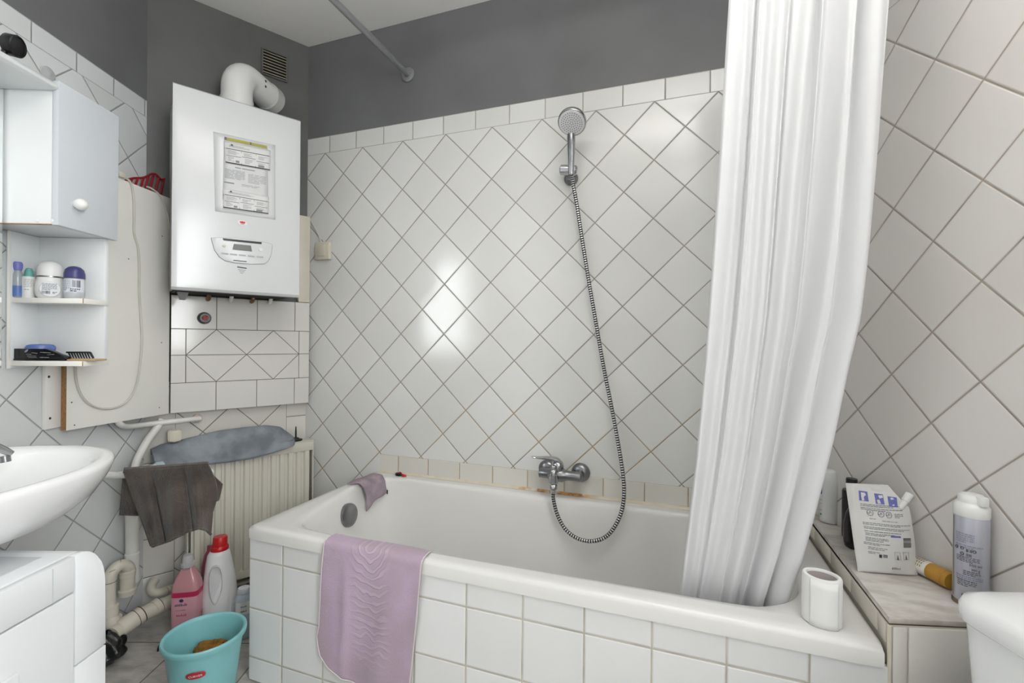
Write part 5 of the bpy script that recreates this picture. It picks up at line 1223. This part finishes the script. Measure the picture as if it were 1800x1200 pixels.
# dark green bottle between and behind
gt = at(368, 1098, 1.79); gt.z = 0; fa = facing(gt)
gb = thing('cleaner_bottle', 'dark green bottle with crimson shoulder hidden between pink and white bottles', 'bottle', loc=gt)
MB().loft(oval([(.9, .001), (1, .004), (1, .12), (.95, .14), (.8, .165)], gt, .034, .026)).build('bottle', mat('dark green bottle', '2e3a33', .25, var=.4, vscale=60, col2='6b7a6f'), gb)
MB().loft(oval([(.82, .1655), (.8, .19), (.55, .235), (.3, .25), (.28, .27), (0., .271)], gt, .034, .026)).build('shoulder', mat('crimson shoulder', '9c4458', .3), gb)
# pale blue bottle against the bath
lb = at(428, 1094, 1.66); lb.z = 0; lb.x = min(lb.x, -.925); fa = facing(lb)
bb_ = thing('pale_bottle', 'pale blue-grey bottle standing between bucket and bath surround', 'bottle', loc=lb)
MB().loft(oval([(.9, .001), (1, .004), (1, .125), (.92, .142), (.7, .155), (.62, .158)], lb, .030, .024)).build('bottle', mat('pale blue bottle', 'bcc8d3', .3), bb_, angle=50)
MB().loft(oval([(.66, .158), (.68, .160), (.66, .176), (.6, .178), (0, .178)], lb, .030, .028)).build('cap', mat('pale cap', 'd7dde2', .3), bb_)
ovp = Ov(lb, .0305, .0245)
lab = wrap(ovp, -.9, .9, .09, .135, .0006).build('label', M_plastic, bb_, angle=60)
mb = MB(ovp); script(mb, -.3, .10, .6, .008, 8, 3); script(mb, -.3, .117, .6, .006, 8, 6); mb.build('print', M_ink, lab, angle=0)

# ================================================================== ON THE LEDGE
def lp(px, py): q = B.hz(px, py, LZ); p = B.p(q); p.z = LZ; return p
# white bottle behind the curtain edge
c = lp(1457, 918); fa = facing(c)
k = thing('shampoo_bottle', 'white bottle with green and blue print next to the shower curtain', 'bottle', loc=c)
MB().loft(oval([(.85, .001), (.97, .003), (1, .010), (1, .10), (.97, .13), (.86, .150), (.6, .158), (.0, .160)], c, .023, .019)).build('bottle', mat('white bottle', 'e8e8e8', .3), k, angle=60)
ovp = Ov(c, .0235, .0195)
mb = wrap(ovp, -1.25, -.85, .085, .108, .0004); mb.build('blue_patch', mat('navy patch', '3d4a8c', .4), k, angle=60)
mb = MB(ovp); mb.loft([[(-.95+.26*r*math.cos(t), .122+.007*r*math.sin(t), .0008) for t in [2*PI*i/16 for i in range(16)]] for r in (1, .3)]); mb.build('green_logo', mat('green print', '3f9a5a', .4), k, angle=0)
mb = MB(ovp); script(mb, -1.2, .066, .5, .004, 7, 3); script(mb, -1.2, .056, .4, .004, 6, 4); script(mb, -1.2, .035, .45, .004, 7, 5); mb.build('print', M_greyink, k, angle=0)
wrap(ovp, -1.2, -.85, .022, .027, .0006).build('green_stripe', mat('green print', '3f9a5a', .4), k, angle=60)
# black pump thing behind it, mostly behind the curtain
c = lp(1428, 896)
k = thing('pump_bottle', 'small black bottle mostly hidden behind the shower curtain', 'bottle', loc=c)
MB().lathe([(0, .001), (.021, .001), (.022, .004), (.022, .07), (.016, .080), (.009, .083), (.009, .094), (0, .094)], c, 28).build('bottle', M_black, k)
MB().tube([(c.x, c.y, LZ+.09), (c.x, c.y, LZ+.106), (c.x+.012, c.y-.01, LZ+.108), (c.x+.024, c.y-.018, LZ+.103)], .005, 10).build('pump_head', M_black, k)
# tall black bottle
c = lp(1496, 944)
k = thing('shampoo_bottle', 'tall matt black bottle with square-shouldered black cap', 'bottle', loc=c)
M_mblack = mat('matt black bottle', '151416', .35)
MB().lathe([(0, .001), (.0205, .001), (.022, .004), (.022, .126), (.0205, .131), (.0, .132)], c, 36).build('bottle', M_mblack, k)
MB().lathe([(.0135, .131), (.0135, .160), (.0125, .163), (0, .163)], c, 28).build('cap', M_black, k)
# rounded black bottle with wooden collar
c = lp(1508, 964); fa = facing(c)
k = thing('shampoo_bottle', 'squat glossy black bottle with tan collar behind the white pouch', 'bottle', loc=c)
MB().loft(oval([(.75, .001), (.9, .004), (.98, .016), (1., .04), (.97, .065), (.85, .088), (.62, .106), (.45, .112)], c, .032, .024)).build('bottle', mat('glossy black', '0d0d0f', .15), k, angle=60)
MB().lathe([(.0145, .111), (.0145, .128), (0, .128)], c, 24).build('collar', mat('tan collar', 'b08b62', .6), k)
MB().lathe([(.012, .128), (.012, .137), (.010, .139), (0, .139)], c, 24).build('cap', M_black, k)
ovp = Ov(c, .0325, .0245); wrap(ovp, .55, 1.5, .025, .062, .0006).build('label', mat('grey label', 'd4d6da', .4), k, angle=60)
# refill pouch leaning against the bottles
pL = lp(1506, 1003); pR = lp(1611, 1010); xd = (pR-pL).normalized(); nrm = Vector((xd.y, -xd.x, 0))   # towards the camera
if nrm.y > 0: nrm = -nrm
Wp = (pR-pL).length
lean = .030
kp = thing('refill_pouch', 'white refill pouch with violet pictograms and spout leaning on the ledge', 'pouch', loc=(pL+pR)/2)
PHt = .187
outl = [(.0, .0), (Wp, -.004), (Wp*1.0, .02), (Wp*.985, .12), (Wp*.95, .143), (Wp*.84, .152), (Wp*.66, .1835), (Wp*.50, .187), (-.012*Wp/.13, .1885)]
YS = PHt/.187
def pmap(x, y, h):
    y = y*1.0; t = y/PHt; return pL + xd*x + Vector((0, 0, 1))*(max(0, y)*1.055+.0008) - nrm*(lean*t - .004) + nrm*h
class PM:
    def __init__(s, o=0.): s.o = o
    def bulge(s, x, y):
        tx, ty = x/Wp, y/PHt; 
        if not 0 < tx < 1 or not 0 < ty < 1: return 0
        return .016*max(0, math.sin(PI*tx))**.7*max(0, math.sin(PI*min(1, .12+ty*.95)))**.8*(1-.45*ty) + .0012*math.sin(9*tx+14*ty)
    def p(s, q): return pmap(q[0], q[1], s.bulge(q[0], q[1]) + q[2] + s.o)
def xl_(y): return interp(y, [0, PHt], [0, -.012])
def xr_(y): return interp(y, [-.004, .02, .12, .143, .152, .1835, .19], [Wp, Wp, Wp*.985, Wp*.95, Wp*.86, Wp*.66, Wp*.62])
PMF, PMB = PM(), PM()
def pf(u, v): y = (PHt+.0005)*v - .004*(1-v)*u; a, b = xl_(y), xr_(y); return (a+(b-a)*u, y, .0012*math.sin(PI*v*0))
mb = MB(PMF); mb.grid(lambda u, v: pf(u, v), 36, 44)
class PBk(PM):
    def p(s, q): return pmap(q[0], q[1], -s.bulge(q[0], q[1])*.8 - .0012)
bmB = MB(PBk()); 
M_pouch = mat('pouch film', 'e4e3e1', .35, var=.03, vscale=12, bump=.0012, bscale=25)
mb.build('film', M_pouch, kp, angle=180)
bmB.grid(lambda u, v: pf(u, v), 30, 36).build('film', M_pouch, kp, angle=180)
sp0 = pmap(Wp*.86, .147, 0); sp1 = pmap(Wp*1.0, .170, 0); MB().tube([tuple(sp0-(sp1-sp0)*.4), tuple(sp0), tuple(sp0.lerp(sp1, .3)), tuple(sp0.lerp(sp1, .31)), tuple(sp1)], [.006, .007, .007, .0085, .0085], 18).build('spout', M_plastic, kp)
px_ = lambda u: Wp*u
mb = MB(PMF)
for i, (u, y) in enumerate(((.11, .173), (.375, .1685), (.60, .1635))): mb.prism([(px_(u), y-.021), (px_(u)+.019, y-.022), (px_(u)+.0195, y-.0015), (px_(u)+.0005, y)], .0006, .0012, 'z')
pic = mb.build('pictogram', M_blueink, kp, angle=0)
mb = MB(PMF)
for i, (u, y) in enumerate(((.11, .173), (.375, .1685), (.60, .1635))):
    x = px_(u)
    if i == 0: mb.prism([(x+.004, y-.003), (x+.013, y-.004), (x+.015, y-.009), (x+.009, y-.010), (x+.010, y-.020), (x+.005, y-.0205), (x+.004, y-.012)], .0014, .0018, 'z')
    if i == 1: mb.prism([(x+.008, y-.004), (x+.018, y-.003), (x+.018, y-.008), (x+.010, y-.010)], .0014, .0018, 'z'); mb.prism([(x+.003, y-.013), (x+.009, y-.012), (x+.011, y-.020), (x+.004, y-.0205)], .0014, .0018, 'z')
    if i == 2: mb.prism([(x+.005, y-.003), (x+.010, y-.002), (x+.016, y-.007), (x+.008, y-.009)], .0014, .0018, 'z'); mb.prism([(x+.007, y-.010), (x+.012, y-.010), (x+.012, y-.019), (x+.007, y-.019)], .0014, .0018, 'z')
mb.build('pictogram_drawing', M_paper, pic, angle=0)
def pprint(mb, u0, u1, y0, rows, pitch, th, seed, sl=-.03):
    rnd = random.Random(seed); x0, x1 = px_(u0), px_(u1)
    for i in range(rows):
        x = x0; end = x1 if i < rows-1 else x0+(x1-x0)*rnd.uniform(.5, .9)
        while x < end-.001:
            l = min(rnd.uniform(.003, .010), end-x); y = y0-i*pitch+sl*(x-x0); mb.quad((x, y, .0010), (x+l, y+sl*l, .0010), (x+l, y+sl*l-th, .0010), (x, y-th, .0010)); x += l+.0012
mb = MB(PMF)
for a in ((.12, .80, .146, 2, .0032, .0012, 1), (.12, .82, .138, 2, .0032, .0012, 2), (.12, .93, .1075, 2, .003, .0011, 3), (.13, .9, .099, 2, .003, .0011, 4), (.13, .93, .0905, 1, .003, .0012, 5), (.14, .62, .086, 2, .003, .0011, 6), (.14, .5, .077, 3, .003, .0011, 7),
          (.11, .53, .066, 2, .003, .0011, 8), (.17, .46, .057, 2, .0035, .0012, 9), (.17, .34, .047, 2, .003, .0011, 10), (.24, .38, .116, 1, .003, .001, 11), (.44, .8, .113, 1, .003, .001, 12), (.66, .82, .128, 3, .0032, .0012, 13)): pprint(mb, *a)
mb.build('print', mat('slate print', '74767f', .6), kp, angle=0)
M_pink2 = mat('slate print', '74767f', .6)
for u, y in ((.26, .128), (.43, .127), (.56, .126)):
    mb = MB(PMF); mb.tube([(px_(u)+.0062*math.cos(t), y+.0062*math.sin(t), .0012) for t in [2*PI*i/20 for i in range(20)]], .0005, 5, closed=True)
    mb.tube([(px_(u)-.0062, y, .0012), (px_(u)-.002, y-.002, .0012), (px_(u), y+.003, .0012), (px_(u)+.002, y-.001, .0012)], .0006, 5); mb.build('round_symbol', M_pink2, kp, angle=0)
for u in (.58, .74):
    x = px_(u); mb = MB(PMF); mb.tube([(x, .050, .0012), (x+.013, .0495, .0012), (x+.013, .034, .0012), (x, .0345, .0012)], .0003, 4, closed=True)
    mb.prism([(x+.004, .0345), (x+.009, .0345), (x+.0065, .045)], .0010, .0014, 'z'); mb.build('square_symbol', M_pink2, kp, angle=0)
mb = MB(PMF); x = px_(.76); code(mb, x, .079, .018, .021, 11, .0012, 6, upright=False); mb.build('barcode', M_ink, kp, angle=0); mb = MB(PMF); mb.quad((px_(.33), .043, .0012), (px_(.37), .043, .0012), (px_(.37), .036, .0012), (px_(.33), .036, .0012)); code(mb, px_(.39), .044, .009, .007, 5, .0012, 3); mb.build('recycling_mark', M_ink, kp, angle=0)
mb = MB(PMF); mb.quad((px_(.55), .0835, .0012), (px_(.72), .083, .0012), (px_(.72), .0795, .0012), (px_(.55), .080, .0012)); mb.build('violet_bar', M_blueink, kp, angle=0)
MB(PMF).text('600ml', .0075, (px_(.60), .0150, .0012), (1, 0, 0), (0, 1, 0)).build('volume_text', M_ink, kp, angle=0)
# yellow tube lying down
rT = .0185; s_a, s_b = R.hit(1612, 990, rT+.003)[0], R.hit(1674, 1004, rT+.003)[0]
tA, tB = R.p((s_a, rT+.003, LZ)), R.p((s_b, rT+.003, LZ))
dT = (tB-tA).normalized(); tA2, tB2 = tA + Vector((0, 0, rT+.001)), tB + Vector((0, 0, rT+.001))
yt = thing('cream_tube', 'white and ochre tube lying between pouch and spray can', 'tube', loc=(tA+tB)/2)
sd = Vector((-dT.y, dT.x, 0))
def tb(t, k_=1., f=1.): return [tuple(tA2 + dT*t + sd*(rT*k_*math.cos(a)) + Vector((0, 0, 1))*(rT*k_*f*math.sin(a) - rT*(1-f))) for a in [2*PI*i/32 for i in range(32)]]
LT = (tB2-tA2).length
MB().loft([tb(-.04, 1.0, .12), tb(-.02, 1.0, .55), tb(.0, 1., .95), tb(LT*.42, 1., 1.), tb(LT*.43, .98, 1.)]).build('tube_body', mat('tube white', 'e2dfd6', .35), yt, angle=50)
MB().loft([tb(LT*.432, 1.), tb(LT*.86, 1.02), tb(LT*.87, .96), tb(LT*.99, .93), tb(LT, .6)]).build('ochre_cap', mat('ochre plastic', 'b98a35', .35), yt, angle=40)
class TubeMap:
    def p(s, q):
        a = 1.1 - q[1]/rT; nn = -sd if sd.y > 0 else sd
        return tA2 + dT*q[0] + nn*((rT+q[2])*math.cos(PI/2-a)*-1 if False else (rT+q[2])*math.sin(PI/2-a+.0)) + Vector((0, 0, 1))*((rT+q[2])*math.cos(PI/2-a))
mb = MB(TubeMap())
rnd = random.Random(2)
for i in range(5):
    for j in range(4): x = .003+.005*i; y = -.010+.007*j; mb.quad((x, y, .0006), (x+.0018, y, .0006), (x+.0018, y+.0045, .0006), (x, y+.0045, .0006))
mb.build('print', mat('brown print', '8a6a38', .5), yt, angle=0)
# spray can
q = R.hit(1706, 1046, .033); c = R.p((q[0], q[1], LZ))
cn_ = thing('spray_can', 'tall silver-grey foam can with white cap at the ledge end', 'can', loc=c)
rc = .0278; 
M_can = mat('can lacquer', 'bcbdc8', .28, .25, var=.05, vscale=5)
MB().lathe([(0, .001), (rc-.004, .001), (rc-.001, .004), (rc-.0015, .008), (rc, .010), (rc, .181), (rc-.0006, .183)], c, 48).build('can_body', M_can, cn_)
MB().lathe([(rc-.002, .0005), (rc+.0012, .0008), (rc+.0012, .006), (rc-.001, .008)], c, 48).build('rusty_rim', mat('rusty rim', '8f7a68', .5, .5, var=.4, vscale=60), cn_)
MB().lathe([(rc, .183), (rc+.0008, .185), (rc+.0008, .203), (rc-.003, .208), (rc-.005, .210), (rc-.0055, .2115)], c, 48).build('cap', M_plastic, cn_)
MB().lathe([(rc-.006, .2115), (rc-.0065, .222), (rc-.010, .2265), (.012, .228), (0, .228)], c, 40).build('actuator', M_plastic, cn_)
f_ = facing(c); xr2 = Vector((math.cos(f_+.75), math.sin(f_+.75), 0)); MB().box((c.x+xr2.x*.022-.008, c.y+xr2.y*.022-.008, LZ+.209), (c.x+xr2.x*.022+.008, c.y+xr2.y*.022+.008, LZ+.2285), .003).build('nozzle', M_plastic, cn_)
f = Cyl(c, rc, f_-1.25)
mb = MB(f)
for i in range(3): x = i*.0012; mb.quad((x, .180, .0004), (x+.0012, .180, .0004), (x+.0012, .012, .0004), (x, .012, .0004))
mb.build('seam', mat('olive seam', '8c8f74', .5), cn_, angle=60)
f = Cyl(c, rc, f_-1.05)
for a_ in ((.004, .150, .030, 5, .0042, .0026, .0006, 3), (.004, .127, .044, 2, .0042, .0026, .0006, 5), (.006, .064, .042, 3, .004, .0026, .0006, 7)): mb = MB(f); fine(mb, *a_); mb.build('pale_print', mat('violet grey print', '9798ac', .5), cn_, angle=0)
mb = MB(f)
mb = MB(f); fine(mb, .006, .103, .036, 4, .003, .0011, .0007, 9); fine(mb, .008, .055, .030, 4, .0036, .0012, .0007, 10); fine(mb, .018, .075, .026, 3, .0034, .0012, .0007, 12)
for x, y in ((.006, .118), (.016, .119), (.034, .117), (.016, .108)): mb.tube([(x+.0025*math.cos(t), y+.0025*math.sin(t), .0008) for t in [2*PI*i/10 for i in range(10)]], .0006, 5, closed=True)
code(mb, .022, .1195, .009, .006, 6, .0007, 2); code(mb, .022, .1105, .009, .006, 6, .0007, 3); code(mb, .016, .026, .014, .016, 11, .0007, 5); code(mb, .032, .026, .014, .010, 9, .0007, 6)
mb.text('300 ml', .0072, (.036, .0885, .0007), (1, 0, 0), (0, 1, 0)); mb.text('300 g', .0060, (.036, .0795, .0007), (1, 0, 0), (0, 1, 0))
mb.build('dark_print', M_ink, cn_, angle=0)

# ================================================================== TOILET
wc_x0 = .748; LT_Z = .662
toi = thing('toilet', 'white ceramic toilet cistern corner beside the marble ledge', 'toilet', loc=(.87, .55, 0))
def wxr(y): return R.p(((y-R.o[1])/R.x[1], .006, 0)).x
def rb_(x0, x1, y0, y1, r, z, n=6): return [(a, b, z) for a, b in rrect(x1-x0, y1-y0, r, n, (x0+x1)/2, (y0+y1)/2)]
ty0, ty1 = .385, .795; tx1 = wxr(ty1)-.004
lid = [rb_(wc_x0+.004, tx1, ty0+.004, ty1-.004, .05, LT_Z-.040), rb_(wc_x0, tx1, ty0, ty1, .052, LT_Z-.036), rb_(wc_x0, tx1, ty0, ty1, .052, LT_Z-.016), rb_(wc_x0+.004, tx1, ty0+.004, ty1-.004, .05, LT_Z-.006), rb_(wc_x0+.016, tx1-.006, ty0+.016, ty1-.016, .045, LT_Z-.001), rb_(wc_x0+.05, tx1-.03, ty0+.05, ty1-.05, .03, LT_Z+.002), rb_(wc_x0+.10, tx1-.08, ty0+.12, ty1-.12, .01, LT_Z+.003)]
MB().loft(lid).build('cistern_lid', M_ceram, toi, angle=50)
bx0 = wc_x0+.008
MB().loft([rb_(bx0+.02, tx1, ty0+.03, ty1-.03, .04, .36), rb_(bx0+.012, tx1, ty0+.02, ty1-.02, .045, .40), rb_(bx0, tx1, ty0+.008, ty1-.008, .048, LT_Z-.045), rb_(bx0, tx1, ty0+.008, ty1-.008, .048, LT_Z-.041)]).build('cistern', M_ceram, toi, angle=50)
def el(cx, cy, a, b, z, n=40): return [(cx+a*math.cos(2*PI*i/n), cy+b*math.sin(2*PI*i/n), z) for i in range(n)]
tcy = (ty0+ty1)/2
MB().loft([el(.74, tcy, .20, .11, .002), el(.74, tcy, .17, .10, .06), el(.70, tcy, .19, .12, .20), el(.66, tcy, .25, .175, .34), el(.65, tcy, .26, .185, .385), el(.65, tcy, .24, .165, .39), el(.66, tcy, .19, .12, .35), el(.68, tcy, .10, .07, .22)]).build('bowl', M_ceram, toi, angle=60)
MB().loft([el(.65, tcy, .262, .188, .392), el(.65, tcy, .266, .190, .398), el(.65, tcy, .262, .188, .412), el(.65, tcy, .22, .15, .416), el(.65, tcy, .05, .04, .418)]).build('seat_lid', M_plastic, toi, angle=60)
MB().lathe([(0, 0), (.02, 0), (.019, .006), (0, .007)], ((wc_x0+tx1)/2, tcy, LT_Z+.003), 24).build('flush_button', M_chrome, toi)
